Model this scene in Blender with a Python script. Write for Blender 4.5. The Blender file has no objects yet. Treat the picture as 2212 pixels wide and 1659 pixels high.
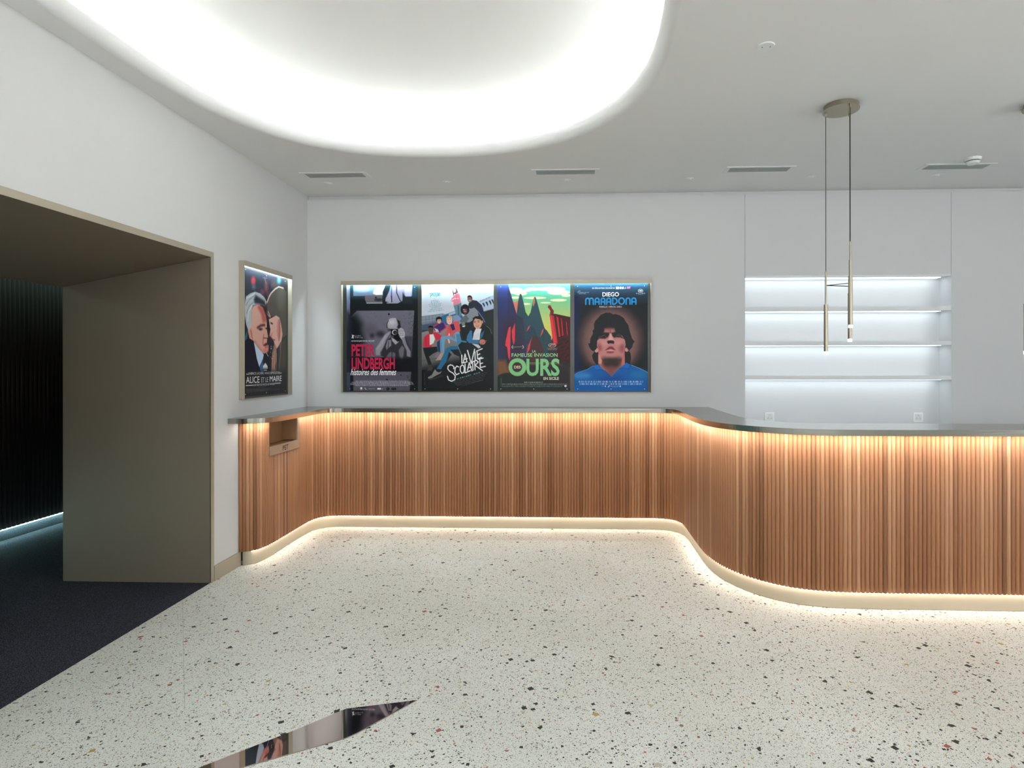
import bpy, bmesh, math, random
import numpy as np
from mathutils import Vector, Matrix
S = bpy.context.scene; C = bpy.context.collection; D = bpy.data

# ------------------------------------------------ camera, world, exposure
W, H = 2212, 1659
cam_d = D.cameras.new('camera'); cam = D.objects.new('camera', cam_d); C.objects.link(cam)
cam_d.sensor_fit = 'HORIZONTAL'; cam_d.sensor_width = 36.0
cam_d.lens = 1245.0 * 36 / W
cam_d.shift_x = (W/2 - 1190.0) / W; cam_d.shift_y = (789.0 - H/2) / W
cam.location = (0, 0, 1.5)
cam.rotation_euler = (Matrix.Rotation(math.atan(47/1245), 4, 'Z') @ Matrix.Rotation(math.radians(90), 4, 'X')
                      @ Matrix.Rotation(-0.00108, 4, 'Z')).to_euler()
cam_d.clip_start = 0.05
S.camera = cam
wd = D.worlds.new('daylight'); S.world = wd; wd.use_nodes = True
wd.node_tree.nodes['Background'].inputs[0].default_value = (0.93, 0.965, 1.0, 1)
wd.node_tree.nodes['Background'].inputs[1].default_value = 2.2
S.view_settings.view_transform = 'Standard'; S.view_settings.look = 'None'
S.view_settings.exposure = 1.70; S.view_settings.gamma = 1.0
S.view_settings.use_curve_mapping = False
S.cycles.max_bounces = 10; S.cycles.diffuse_bounces = 6; S.cycles.sample_clamp_indirect = 6.0
S.cycles.caustics_reflective = False; S.cycles.caustics_refractive = False

# ------------------------------------------------ materials
def srgb(r, g, b):
    f = lambda c: c/12.92 if c <= 0.04045 else ((c+0.055)/1.055)**2.4
    return (f(r/255), f(g/255), f(b/255), 1)
class NT:
    def __init__(s, name):
        s.m = D.materials.new(name); s.m.use_nodes = True; s.t = s.m.node_tree
        s.b = s.t.nodes['Principled BSDF']
    def n(s, typ, **kw):
        o = s.t.nodes.new(typ)
        for k, v in kw.items():
            if k[0] == '_': setattr(o, k[1:], v)
            else: o.inputs[k if not k.isdigit() else int(k)].default_value = v
        return o
    def l(s, a, b): s.t.links.new(a, b)
    def math(s, op, a, b=None, c=None):
        o = s.t.nodes.new('ShaderNodeMath'); o.operation = op
        for i, v in enumerate((a, b, c)):
            if v is None: continue
            if isinstance(v, (int, float)): o.inputs[i].default_value = v
            else: s.l(v, o.inputs[i])
        return o.outputs[0]
    def mix(s, f, a, b):
        o = s.t.nodes.new('ShaderNodeMix'); o.data_type = 'RGBA'
        for i, v in ((0, f), (6, a), (7, b)):
            if isinstance(v, (int, float, tuple)): o.inputs[i].default_value = v
            else: s.l(v, o.inputs[i])
        return o.outputs[2]
    def ramp(s, f, stops, const=False):
        o = s.t.nodes.new('ShaderNodeValToRGB'); e = o.color_ramp.elements
        if const: o.color_ramp.interpolation = 'CONSTANT'
        while len(e) < len(stops): e.new(0.5)
        for x, (p, c) in zip(e, stops): x.position = p; x.color = c
        s.l(f, o.inputs[0]); return o.outputs[0]
def plain(name, col, rough=.5, metal=0, spec=.5, bump=0, bscale=300):
    m = NT(name); m.b.inputs['Base Color'].default_value = col
    m.b.inputs['Roughness'].default_value = rough; m.b.inputs['Metallic'].default_value = metal
    m.b.inputs['Specular IOR Level'].default_value = spec
    if bump:
        nz = m.n('ShaderNodeTexNoise', Scale=bscale, Detail=3.0); tc = m.n('ShaderNodeTexCoord')
        m.l(tc.outputs['Object'], nz.inputs['Vector'])
        bp = m.n('ShaderNodeBump', Strength=bump, Distance=.001); m.l(nz.outputs[0], bp.inputs['Height']); m.l(bp.outputs[0], m.b.inputs['Normal'])
    return m.m
def emit(name, col, k):
    m = NT(name); m.b.inputs['Base Color'].default_value = (.8, .8, .8, 1)
    m.b.inputs['Emission Color'].default_value = col; m.b.inputs['Emission Strength'].default_value = k
    return m.m
M = {}
M['plaster'] = plain('white_plaster', (.60, .60, .597, 1), .9, 0, .2, .05, 60)
M['ceiling'] = plain('ceiling_paint', (.77, .77, .765, 1), .95, 0, .1)
M['dome'] = plain('dome_paint', (.86, .86, .85, 1), .95, 0, .1)
M['shelf'] = plain('white_lacquer', (.70, .71, .72, 1), .45, 0, .4)
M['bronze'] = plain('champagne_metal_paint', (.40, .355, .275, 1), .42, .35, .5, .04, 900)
M['lining'] = plain('champagne_lining_shaded', (.225, .185, .135, 1), .42, .3, .5, .04, 900)  # champagne paint of the frames, darkened in colour for the dim passage interior
M['board'] = plain('dark_backing_board', (.022, .028, .026, 1), .3)
M['black'] = plain('black_gap', (.006, .006, .006, 1), .8)
M['grille'] = plain('grey_grille', (.36, .38, .37, 1), .6)
M['socket'] = plain('socket_white', (.92, .93, .93, 1), .35)
M['white'] = plain('white_plastic', (.76, .78, .77, 1), .4)
M['cord'] = plain('dark_cord', (.03, .028, .025, 1), .5)
M['pin'] = plain('steel_pin', (.8, .8, .8, 1), .3, .8)
M['mirror'] = plain('rose_mirror', (.72, .60, .56, 1), .015, 1.0)
M['brasslamp'] = plain('satin_brass', (.34, .30, .225, 1), .34, .8)
M['lettering'] = plain('engraved_lettering', (.03, .015, .01, 1), .6)
M['led_cove'] = emit('cove_led', (.96, .99, .97, 1), 18.5)
M['led_warm'] = emit('warm_led', (1.0, .92, .80, 1), 22)
M['led_plinth'] = emit('warm_plinth_led', (1.0, .84, .62, 1), 3)
M['led_case'] = emit('cool_case_led', (.72, .93, 1.0, 1), 38)
M['led_shelf'] = emit('white_shelf_led', (.82, .95, 1.0, 1), 0.9)
M['led_hall'] = emit('green_white_led', (.50, .95, .88, 1), 19)
M['led_hall2'] = emit('green_white_led_top', (.62, .95, .80, 1), 4.5)
M['led_warm2'] = emit('warm_under_slat_led', (1.0, .89, .74, 1), 12)
M['plate'] = plain('champagne_sign_plate', (.46, .35, .26, 1), .4, .3)
M['slotwood'] = plain('hatch_wood', srgb(150, 112, 78), .6)
m = NT('frosted_tip'); m.b.inputs['Base Color'].default_value = (.9, .92, .93, 1); m.b.inputs['Roughness'].default_value = .25
m.b.inputs['Transmission Weight'].default_value = .5; m.b.inputs['Emission Color'].default_value = (.95, .98, 1, 1); m.b.inputs['Emission Strength'].default_value = .7
M['tip'] = m.m
# brushed countertop metal
m = NT('brushed_metal'); m.b.inputs['Metallic'].default_value = 1.0; m.b.inputs['Base Color'].default_value = (.38, .365, .32, 1)
tc = m.n('ShaderNodeTexCoord'); mp = m.n('ShaderNodeMapping'); mp.inputs['Scale'].default_value = (3, 260, 260); m.l(tc.outputs['Object'], mp.inputs[0])
nz = m.n('ShaderNodeTexNoise', Scale=1.0, Detail=2.0); m.l(mp.outputs[0], nz.inputs['Vector'])
m.l(m.ramp(nz.outputs[0], [(.3, (.17, .17, .17, 1)), (.7, (.27, .27, .27, 1))]), m.b.inputs['Roughness']); M['brushed'] = m.m
# slat wood: uv.x counts slats, uv.y is height in metres
def slat_wood(name, dark, mid, light, gain=1.0):
    m = NT(name); uv = m.n('ShaderNodeUVMap'); sp = m.n('ShaderNodeSeparateXYZ'); m.l(uv.outputs[0], sp.inputs[0])
    idx = m.math('FLOOR', sp.outputs[0]); wn = m.n('ShaderNodeTexWhiteNoise', _noise_dimensions='1D'); m.l(idx, wn.inputs['W'])
    base = m.ramp(wn.outputs[0], [(0, dark), (.22, mid), (.70, mid), (1, light)])
    cb = m.n('ShaderNodeCombineXYZ'); m.l(m.math('MULTIPLY', sp.outputs[0], 5.0), cb.inputs[0]); m.l(m.math('MULTIPLY', sp.outputs[1], 1.6), cb.inputs[1]); m.l(m.math('MULTIPLY', idx, 7.3), cb.inputs[2])
    nz = m.n('ShaderNodeTexNoise', Scale=1.0, Detail=5.0, Roughness=.6, Distortion=.6); m.l(cb.outputs[0], nz.inputs['Vector'])
    f = m.ramp(nz.outputs[0], [(.36, (1, 1, 1, 1)), (.62, (0, 0, 0, 1))])
    c1 = m.mix(m.math('MULTIPLY', f, .34), base, dark)
    cb2 = m.n('ShaderNodeCombineXYZ'); m.l(m.math('MULTIPLY', sp.outputs[0], 22.0), cb2.inputs[0]); m.l(m.math('MULTIPLY', sp.outputs[1], 9.0), cb2.inputs[1]); m.l(idx, cb2.inputs[2])
    n2 = m.n('ShaderNodeTexNoise', Scale=1.0, Detail=3.0); m.l(cb2.outputs[0], n2.inputs['Vector'])
    c2 = m.mix(m.ramp(n2.outputs[0], [(.38, (.22, .22, .22, 1)), (.6, (0, 0, 0, 1))]), c1, dark)
    m.l(c2, m.b.inputs['Base Color']); m.b.inputs['Roughness'].default_value = .55; m.b.inputs['Specular IOR Level'].default_value = .3
    return m.m
M['slat'] = slat_wood('oak_slat_wood', srgb(130, 88, 60), srgb(171, 120, 85), srgb(198, 152, 116))
M['darkslat'] = slat_wood('dark_slat_wood', srgb(26, 18, 18), srgb(46, 32, 30), srgb(58, 42, 38))
# terrazzo
m = NT('terrazzo'); tc = m.n('ShaderNodeTexCoord'); P0 = tc.outputs['Object']
nz = m.n('ShaderNodeTexNoise', Scale=70.0, Detail=3.0); m.l(P0, nz.inputs['Vector'])
dv = m.n('ShaderNodeVectorMath', _operation='SCALE'); m.l(nz.outputs['Color'], dv.inputs[0]); dv.inputs['Scale'].default_value = .012
P1 = m.n('ShaderNodeVectorMath', _operation='ADD'); m.l(P0, P1.inputs[0]); m.l(dv.outputs[0], P1.inputs[1])
big = m.n('ShaderNodeTexNoise', Scale=1.3, Detail=3.0); m.l(P0, big.inputs['Vector'])
col = m.mix(m.ramp(big.outputs[0], [(.35, (0, 0, 0, 1)), (.7, (1, 1, 1, 1))]), srgb(213, 215, 207), srgb(226, 228, 222))
def chips(col, scale, prob, rmax, stops, rot):
    mp = m.n('ShaderNodeMapping'); mp.inputs['Rotation'].default_value = (0, 0, rot); mp.inputs['Location'].default_value = (rot*3.1, rot*1.7, 0)
    m.l(P1.outputs[0], mp.inputs[0])
    v = m.n('ShaderNodeTexVoronoi', Scale=float(scale), _distance='CHEBYCHEV', _voronoi_dimensions='2D'); m.l(mp.outputs[0], v.inputs['Vector'])
    sp = m.n('ShaderNodeSeparateColor'); m.l(v.outputs['Color'], sp.inputs[0])
    r = m.math('MULTIPLY', m.math('POWER', sp.outputs[1], 1.6), rmax)
    mask = m.math('MULTIPLY', m.math('LESS_THAN', v.outputs['Distance'], m.math('ADD', r, .05)), m.math('LESS_THAN', sp.outputs[0], prob))
    return m.mix(mask, col, m.ramp(sp.outputs[2], stops, True))
blk, gr1, gr2, red, och, grn, pal = srgb(38, 42, 38), srgb(120, 122, 116), srgb(164, 163, 154), srgb(158, 90, 78), srgb(176, 152, 92), srgb(66, 84, 74), srgb(190, 176, 160)
col = chips(col, 290, .46, .38, [(0, gr2), (.55, gr1), (.86, blk)], .4)
col = chips(col, 170, .34, .38, [(0, gr2), (.30, pal), (.55, gr1), (.76, blk), (.95, red)], 1.2)
col = chips(col, 100, .20, .36, [(0, gr2), (.20, pal), (.40, gr1), (.58, blk), (.88, red), (.95, och)], .9)
col = chips(col, 62, .095, .36, [(0, blk), (.50, pal), (.62, gr1), (.80, red), (.90, och), (.95, grn)], 1.7)
col = chips(col, 32, .060, .37, [(0, blk), (.80, pal), (.88, red), (.95, och)], 2.6)
m.l(col, m.b.inputs['Base Color']); m.b.inputs['Roughness'].default_value = .5; m.b.inputs['Specular IOR Level'].default_value = .35; M['terrazzo'] = m.m
# carpet
m = NT('dark_carpet'); tc = m.n('ShaderNodeTexCoord'); nz = m.n('ShaderNodeTexNoise', Scale=260.0, Detail=2.0); m.l(tc.outputs['Object'], nz.inputs['Vector'])
m.l(m.ramp(nz.outputs[0], [(.42, (.014, .015, .020, 1)), (.60, (.075, .075, .095, 1))]), m.b.inputs['Base Color'])
bp = m.n('ShaderNodeBump', Strength=.6, Distance=.004); m.l(nz.outputs[0], bp.inputs['Height']); m.l(bp.outputs[0], m.b.inputs['Normal'])
m.b.inputs['Roughness'].default_value = 1.0; m.b.inputs['Specular IOR Level'].default_value = .05; M['carpet'] = m.m
m = NT('poster_print'); at = m.n('ShaderNodeAttribute', _attribute_name='Print'); m.l(at.outputs['Color'], m.b.inputs['Base Color'])
m.b.inputs['Roughness'].default_value = .3; m.b.inputs['Specular IOR Level'].default_value = .12; M['print'] = m.m
ink_cache = {}
def ink(c):
    if c not in ink_cache: ink_cache[c] = plain('ink_%d_%d_%d' % c, srgb(*c), .4, 0, .3)
    return ink_cache[c]

# ------------------------------------------------ object helpers
def prop(o, label=None, cat=None, group=None, kind=None):
    if label: o['label'] = label
    if cat: o['category'] = cat
    if group: o['group'] = group
    if kind: o['kind'] = kind
    return o
def thing(name, label, cat, loc=(0, 0, 0), group=None, kind=None):
    o = D.objects.new(name, None); C.objects.link(o); o.location = loc; o.empty_display_size = .1
    return prop(o, label, cat, group, kind)
def obj(name, bm, mats, parent=None, smooth=False):
    me = D.meshes.new(name)
    if isinstance(bm, bmesh.types.BMesh):
        bmesh.ops.recalc_face_normals(bm, faces=bm.faces); bm.to_mesh(me); bm.free()
    else: me = bm
    for mt in (mats if isinstance(mats, (list, tuple)) else [mats]): me.materials.append(mt)
    if smooth: me.polygons.foreach_set('use_smooth', [True]*len(me.polygons))
    o = D.objects.new(name, me); C.objects.link(o)
    if parent:
        o.parent = parent
        pw = Vector(parent.location)
        if parent.parent: pw += Vector(parent.parent.location)
        me.transform(Matrix.Translation(-pw))          # meshes are written in room coordinates
    return o
def struct(name, bm, mt, label=None, parent=None):
    o = obj(name, bm, mt, parent)
    if not parent: o['kind'] = 'structure'
    if label: o['label'] = label
    return o
def box(bm, x0, x1, y0, y1, z0, z1, bev=0):
    r = bmesh.ops.create_cube(bm, size=1.0, matrix=Matrix.Translation(((x0+x1)/2, (y0+y1)/2, (z0+z1)/2)) @ Matrix.Diagonal((abs(x1-x0), abs(y1-y0), abs(z1-z0), 1)))
    if bev:
        es = list({e for v in r['verts'] for e in v.link_edges})
        bmesh.ops.bevel(bm, geom=es, offset=bev, segments=2, affect='EDGES', profile=.5)
    return bm
def B(*a, **k): return box(bmesh.new(), *a, **k)
def Bs(*bs):
    bm = bmesh.new()
    for b in bs: box(bm, *b)
    return bm
def cyl(bm, x, y, z0, z1, r0, r1=None, seg=24, mi=0):
    r = bmesh.ops.create_cone(bm, cap_ends=True, segments=seg, radius1=r0, radius2=r1 if r1 is not None else r0, depth=z1-z0, matrix=Matrix.Translation((x, y, (z0+z1)/2)))
    for f in {f for v in r['verts'] for f in v.link_faces}: f.material_index = mi
    return bm
def rod(bm, a, b, r, seg=10):
    a, b = Vector(a), Vector(b); d = b-a
    bmesh.ops.create_cone(bm, cap_ends=True, segments=seg, radius1=r, radius2=r, depth=d.length, matrix=Matrix.Translation((a+b)/2) @ d.to_track_quat('Z', 'Y').to_matrix().to_4x4())
    return bm
def prism(poly, z0, z1, bm=None):
    bm = bm or bmesh.new()
    lo = [bm.verts.new((x, y, z0)) for x, y in poly]; hi = [bm.verts.new((x, y, z1)) for x, y in poly]
    n = len(poly)
    for i in range(n): bm.faces.new((lo[i], lo[(i+1) % n], hi[(i+1) % n], hi[i]))
    e1 = [bm.edges.get((lo[i], lo[(i+1) % n])) for i in range(n)]; e2 = [bm.edges.get((hi[i], hi[(i+1) % n])) for i in range(n)]
    bmesh.ops.triangle_fill(bm, edges=e1, use_beauty=True); bmesh.ops.triangle_fill(bm, edges=e2, use_beauty=True)
    return bm
def smooth_curve(pts, step=.01, closed=False, tension=.5):
    P = [np.array(p, float) for p in pts]; out = []; n = len(P)
    for i in range(n if closed else n-1):
        p0 = P[(i-1) % n] if (closed or i > 0) else 2*P[0]-P[1]
        p1 = P[i]; p2 = P[(i+1) % n]; p3 = P[(i+2) % n] if (closed or i < n-2) else 2*P[-1]-P[-2]
        t0 = 0.; t1 = t0+np.linalg.norm(p1-p0)**.5; t2 = t1+np.linalg.norm(p2-p1)**.5; t3 = t2+np.linalg.norm(p3-p2)**.5
        k = max(2, int(np.linalg.norm(p2-p1)/step))
        for t in np.linspace(t1, t2, k, endpoint=False):
            A1 = (t1-t)/(t1-t0)*p0+(t-t0)/(t1-t0)*p1; A2 = (t2-t)/(t2-t1)*p1+(t-t1)/(t2-t1)*p2; A3 = (t3-t)/(t3-t2)*p2+(t-t2)/(t3-t2)*p3
            B1 = (t2-t)/(t2-t0)*A1+(t-t0)/(t2-t0)*A2; B2 = (t3-t)/(t3-t1)*A2+(t-t1)/(t3-t1)*A3
            out.append((t2-t)/(t2-t1)*B1+(t-t1)/(t2-t1)*B2)
    if not closed: out.append(P[-1])
    return np.array(out)
def resample(P, step, closed=False):
    if closed: P = np.vstack([P, P[:1]])
    d = np.r_[0, np.cumsum(np.linalg.norm(np.diff(P, axis=0), axis=1))]
    n = max(2, int(round(d[-1]/step))); s = np.linspace(0, d[-1], n+1)
    Q = np.c_[np.interp(s, d, P[:, 0]), np.interp(s, d, P[:, 1])]
    return Q[:-1] if closed else Q
def normals(P, closed=False):                        # unit vector to the right of the direction of travel
    if closed: T = np.roll(P, -1, 0)-np.roll(P, 1, 0)
    else: T = np.gradient(P, axis=0)
    T /= np.linalg.norm(T, axis=1)[:, None]; return np.c_[T[:, 1], -T[:, 0]]
def offset(P, d, closed=False): return P + normals(P, closed)*d
def band(P, Q, zP, zQ, bm=None, closed=False):        # a strip of quads between two matching plan curves
    bm = bm or bmesh.new()
    a = [bm.verts.new((p[0], p[1], zP)) for p in P]; b = [bm.verts.new((q[0], q[1], zQ)) for q in Q]; n = len(P)
    for i in range(n if closed else n-1): bm.faces.new((a[i], a[(i+1) % n], b[(i+1) % n], b[i]))
    return bm
def wall_strip(P, Q, z0, z1):                         # solid between two plan curves
    poly = [tuple(p) for p in P]+[tuple(q) for q in Q[::-1]]
    return prism_strip(P, Q, z0, z1)
def prism_strip(P, Q, z0, z1):
    bm = bmesh.new(); n = len(P)
    v = [[bm.verts.new((c[i][0], c[i][1], z)) for i in range(n)] for c, z in ((P, z0), (P, z1), (Q, z1), (Q, z0))]
    for k in range(4):
        a, b = v[k], v[(k+1) % 4]
        for i in range(n-1): bm.faces.new((a[i], a[i+1], b[i+1], b[i]))
    bm.faces.new([v[k][0] for k in range(4)]); bm.faces.new([v[k][n-1] for k in (3, 2, 1, 0)])
    return bm

# ------------------------------------------------ room shell
XL, YB, ZC, XR, YR = -2.5, 5.35, 3.10, 6.6, -3.6
DY0, DY1 = 1.45, 3.885                                # passage opening in the left wall
fl = struct('floor', prism([(XL, YR), (XR, YR), (XR, YB), (XL, YB)], -.08, 0), M['terrazzo'], 'pale terrazzo floor with dark, red and ochre chips')
for a, b in (((-2.495, 3.595), (-1.695, 2.455)), ((-1.10, 2.645), (-1.00, 2.485))):
    a, b = Vector(a), Vector(b); d = (b-a).normalized(); n = Vector((-d.y, d.x))*.0009
    o = obj('joint', prism([tuple(a-n), tuple(b-n), tuple(b+n), tuple(a+n)], -.002, .0004), plain('joint_line', (.42, .41, .38, 1), .8), fl)
# ceiling plate with the large rounded opening
oval_pts = [(.484, 2.62), (.497, 2.95), (.472, 3.26), (.380, 3.57), (.225, 3.84), (0, 4.085), (-.25, 4.245), (-.55, 4.355), (-.90, 4.405), (-1.22, 4.39), (-1.553, 4.33),
            (-1.80, 4.22), (-1.99, 4.07), (-2.134, 3.89), (-2.25, 3.64), (-2.33, 3.38), (-2.358, 3.10), (-2.365, 2.7), (-2.362, 2.3), (-2.35, 1.6), (-2.28, .7), (-2.05, -.1),
            (-1.6, -.75), (-1.0, -1.05), (-.45, -.95), (-.05, -.5), (.15, .1), (.28, .8), (.39, 1.7), (.45, 2.2)]
OV = resample(smooth_curve(oval_pts, .03, True), .05, True)
for _ in range(12): OV = .25*np.roll(OV, 1, 0)+.5*OV+.25*np.roll(OV, -1, 0)
area = .5*np.sum(OV[:, 0]*np.roll(OV[:, 1], -1)-np.roll(OV[:, 0], -1)*OV[:, 1])
if area < 0: OV = OV[::-1]                            # counter-clockwise: the right-hand side is outside
bm = bmesh.new()
outer = [bm.verts.new((x, y, ZC)) for x, y in ((XL-.02, YR), (XR, YR), (XR, YB+.03), (XL-.02, YB+.03))]
inner = [bm.verts.new((x, y, ZC)) for x, y in OV]
es = [bm.edges.new((outer[i], outer[(i+1) % 4])) for i in range(4)]+[bm.edges.new((inner[i], inner[(i+1) % len(inner)])) for i in range(len(inner))]
bmesh.ops.triangle_fill(bm, edges=es, use_beauty=True)
struct('ceiling', bm, M['ceiling'], 'flat white ceiling around the large rounded light opening')
R0 = .062
rings = [(OV, ZC)]
for k in range(1, 9):
    a = k/8*math.pi/2; rings.append((offset(OV, -R0*math.sin(a), True), ZC+R0*(1-math.cos(a))))
rings.append((offset(OV, -R0, True), ZC+.072)); rings.append((offset(OV, -R0+.012, True), ZC+.074)); rings.append((offset(OV, .17, True), ZC+.074))
bm = bmesh.new(); vs = [[bm.verts.new((p[0], p[1], z)) for p in P] for P, z in rings]; n = len(OV)
for a, b in zip(vs, vs[1:]):
    for i in range(n): bm.faces.new((a[i], a[(i+1) % n], b[(i+1) % n], b[i]))
cove = obj('trim_1', bm, M['ceiling'], None, True); cove['kind'] = 'structure'; cove['label'] = 'rounded white lip of the ceiling light opening'
bm = bmesh.new(); prof = [(.17, ZC+.074), (.17, ZC+.15)]
for k in range(1, 9): a = k/8*math.pi/2; prof.append((.17-.12*(1-math.cos(a)), ZC+.15+.12*math.sin(a)))
prof += [(-.10, ZC+.295), (-.3, ZC+.318), (-.55, ZC+.335), (-.75, ZC+.342)]
vs = [[bm.verts.new((*p, z)) for p in offset(OV, d, True)] for d, z in prof]
for a, b in zip(vs, vs[1:]):
    for i in range(n): bm.faces.new((a[i], a[(i+1) % n], b[(i+1) % n], b[i]))
bmesh.ops.triangle_fill(bm, edges=[bm.edges.get((vs[-1][i], vs[-1][(i+1) % n])) for i in range(n)], use_beauty=True)
for f in bm.faces: f.smooth = True
o = struct('trim_2', bm, M['dome'], 'raised white ceiling field inside the light opening')
ring = thing('cove_light', 'hidden white light strip glowing around the rounded ceiling opening', 'cove light', (-1, 1.7, ZC+.075))
obj('light_strip', band(offset(OV, .10, True), offset(OV, .12, True), ZC+.082, ZC+.082, None, True), M['led_cove'], ring)
# walls
struct('wall_left', Bs((XL-.12, XL, YR, DY0, 0, ZC), (XL-.12, XL, DY0, DY1+.01, 2.27, ZC), (XL-.12, XL, DY1+.01, YB+.12, 0, ZC)), M['plaster'], 'white plaster wall with the passage opening')
NX0, NX1, NZ0, NZ1, ND = 1.582, 3.426, .86, 2.306, .175
struct('wall_back', Bs((XL-.05, NX0-.0035, YB, YB+.2, 0, 3.065), (NX1+.0008, XR, YB, YB+.2, 0, 3.065), (NX0, NX1, YB+.003, YB+.2, NZ1+.001, 3.065), (NX0-.01, NX1+.01, YB, YB+.2, 0, NZ0),
       (XL-.05, XR, YB+.03, YB+.2, 3.06, ZC+.02), (NX0-.02, NX1+.02, YB+ND+.012, YB+.2, NZ0, NZ1+.02)), M['plaster'], 'white back wall behind the counter')
# unseen window openings added behind and beside the camera to brighten the room
WY0, WY1, WX0, WX1 = -1.8, 2.0, -2.2, 3.7
struct('wall_right', Bs((XR, XR+.12, YR, WY0, 0, ZC), (XR, XR+.12, WY1, YB, 0, ZC), (XR, XR+.12, WY0, WY1, 0, .9), (XR, XR+.12, WY0, WY1, 2.9, ZC)), M['plaster'])
struct('wall_rear', Bs((XL, WX0, YR-.12, YR, 0, ZC), (WX1, XR, YR-.12, YR, 0, ZC), (WX0, WX1, YR-.12, YR, 0, 1.4), (WX0, WX1, YR-.12, YR, 2.95, ZC)), M['plaster'])
struct('added_window_1', Bs(*[(XR+.03, XR+.09, WY0+k*(WY1-WY0-.06)/3, WY0+.06+k*(WY1-WY0-.06)/3, .9, 2.9) for k in range(4)], (XR+.03, XR+.09, WY0, WY1, 2.84, 2.9), (XR+.03, XR+.09, WY0, WY1, .9, .96)), M['bronze'])
struct('added_window_2', Bs(*[(WX0+k*(WX1-WX0-.06)/4, WX0+.06+k*(WX1-WX0-.06)/4, YR-.09, YR-.03, 1.4, 2.95) for k in range(5)], (WX0, WX1, YR-.09, YR-.03, 2.89, 2.95), (WX0, WX1, YR-.09, YR-.03, 1.4, 1.46)), M['bronze'])
# passage portal: champagne lining, the soffit sloping down towards the corridor
XP = -3.55
bm = bmesh.new()
def quad(bm, *p):
    return bm.faces.new([bm.verts.new(q) for q in p])
def slab(bm, a, b, c, d, n):                          # four points and a thickness vector
    lo = [bm.verts.new(p) for p in (a, b, c, d)]; hi = [bm.verts.new(tuple(Vector(p)+Vector(n))) for p in (a, b, c, d)]
    bm.faces.new(lo); bm.faces.new(hi[::-1])
    for i in range(4): bm.faces.new((lo[i], lo[(i+1) % 4], hi[(i+1) % 4], hi[i]))
slab(bm, (XL+.004, DY0, 2.25), (XL+.004, DY1, 2.25), (XP, DY1, 2.048), (XP, DY0, 2.048), (0, 0, .036))
slab(bm, (XL+.004, DY1, 0), (XL+.004, DY1, 2.249), (XP, DY1, 2.047), (XP, DY1, 0), (0, .034, 0))
slab(bm, (XL+.004, DY0, 0), (XL+.004, DY0, 2.249), (XP, DY0, 2.047), (XP, DY0, 0), (0, -.034, 0))
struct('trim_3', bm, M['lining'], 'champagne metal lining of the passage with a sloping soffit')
struct('trim_4', Bs((XL, XL+.006, DY0-.034, DY1+.034, 2.249, 2.287), (XL, XL+.006, DY1, DY1+.034, 0, 2.25), (XL, XL+.006, DY0-.034, DY0, 0, 2.25)), M['bronze'], 'thin champagne edge framing the passage on the white wall')
struct('baseboard_left', B(XL, XL+.010, DY1+.036, 4.235, 0, .104), M['bronze'], 'champagne baseboard between passage and counter')
struct('baseboard_rear', B(XL, XL+.010, YR, DY0-.036, 0, .104), M['bronze'])
# corridor behind the portal
XF = -4.88
struct('floor_corridor', prism([(XF-.1, -.6), (XL, -.6), (XL, YB+2.1), (XF-.1, YB+2.1)], -.08, -.001), M['carpet'], 'dark blue-black carpet of the passage')
struct('trim_5', B(XF-.10, XF-.005, -.6, YB+2.1, 0, .104), M['carpet'], 'carpeted skirting under the dark slatted wall')
bm = bmesh.new(); uvl = bm.loops.layers.uv.new('UVMap')
def slats(bm, uvl, P, nrm, z0, z1, i0, depth=.008, seg=6, back=.012, keep=None):
    """half-round slats: P are the slat joints along the panel, nrm the outward normals there"""
    for i in range(len(P)-1):
        if keep and not keep(i): continue
        a, b = np.array(P[i]), np.array(P[i+1]); na, nb = np.array(nrm[i]), np.array(nrm[i+1])
        prof = []
        for k in range(seg+1):
            t = k/seg; nn = na*(1-t)+nb*t
            prof.append(a*(1-t)+b*t-nn*depth+nn*depth*math.sqrt(max(0, 1-(2*t-1)**2)))
        lo = [bm.verts.new((p[0], p[1], z0)) for p in prof]; hi = [bm.verts.new((p[0], p[1], z1)) for p in prof]
        for k in range(seg):
            f = bm.faces.new((lo[k], lo[k+1], hi[k+1], hi[k]))
            for lp, (u, v) in zip(f.loops, ((k/seg, z0), ((k+1)/seg, z0), ((k+1)/seg, z1), (k/seg, z1))): lp[uvl].uv = (i0+i+.02+.96*u, v)
            f.smooth = True
        pa, pb = a-na*(depth+back), b-nb*(depth+back)
        for row, z in ((lo, z0), (hi, z1)):
            f = bm.faces.new(row+[bm.verts.new((pb[0], pb[1], z)), bm.verts.new((pa[0], pa[1], z))])
            for lp in f.loops: lp[uvl].uv = (i0+i+.5, z)
PL = resample(np.array([(XF+.035, YB+2.1), (XF+.035, -.6)])[::-1], .042)
nr = np.tile(np.array([1., 0.]), (len(PL), 1))
slats(bm, uvl, PL, nr, .105, 2.45, 0, .010, 5, .01)
struct('wall_corridor_slats', bm, M['darkslat'], 'dark slatted wall at the far side of the passage')
struct('wall_corridor', Bs((XF-.12, XF+.012, -.6, YB+2.1, .105, 2.7), (XF, XL-.12, -.72, -.6, 0, 2.7), (XF, XL-.12, YB+2.1, YB+2.2, 0, 2.7), (XP-.0, XL-.12, DY1+.04, YB+2.1, 0, 2.7), (XP, XL-.12, -.6, DY0-.04, 0, 2.7)), plain('dark_wall_paint', (.03, .026, .024, 1), .8))
struct('ceiling_corridor', Bs((XF-.12, XP, -.6, YB+2.1, 2.55, 2.65), (XP, XL-.12, -.6, YB+2.1, 2.30, 2.65)), plain('dark_ceiling_paint', (.05, .05, .048, 1), .8))
hl = thing('corridor_light', 'pale green light strip under the dark slatted passage wall', 'light strip', (XF+.02, 4, .1))
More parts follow.
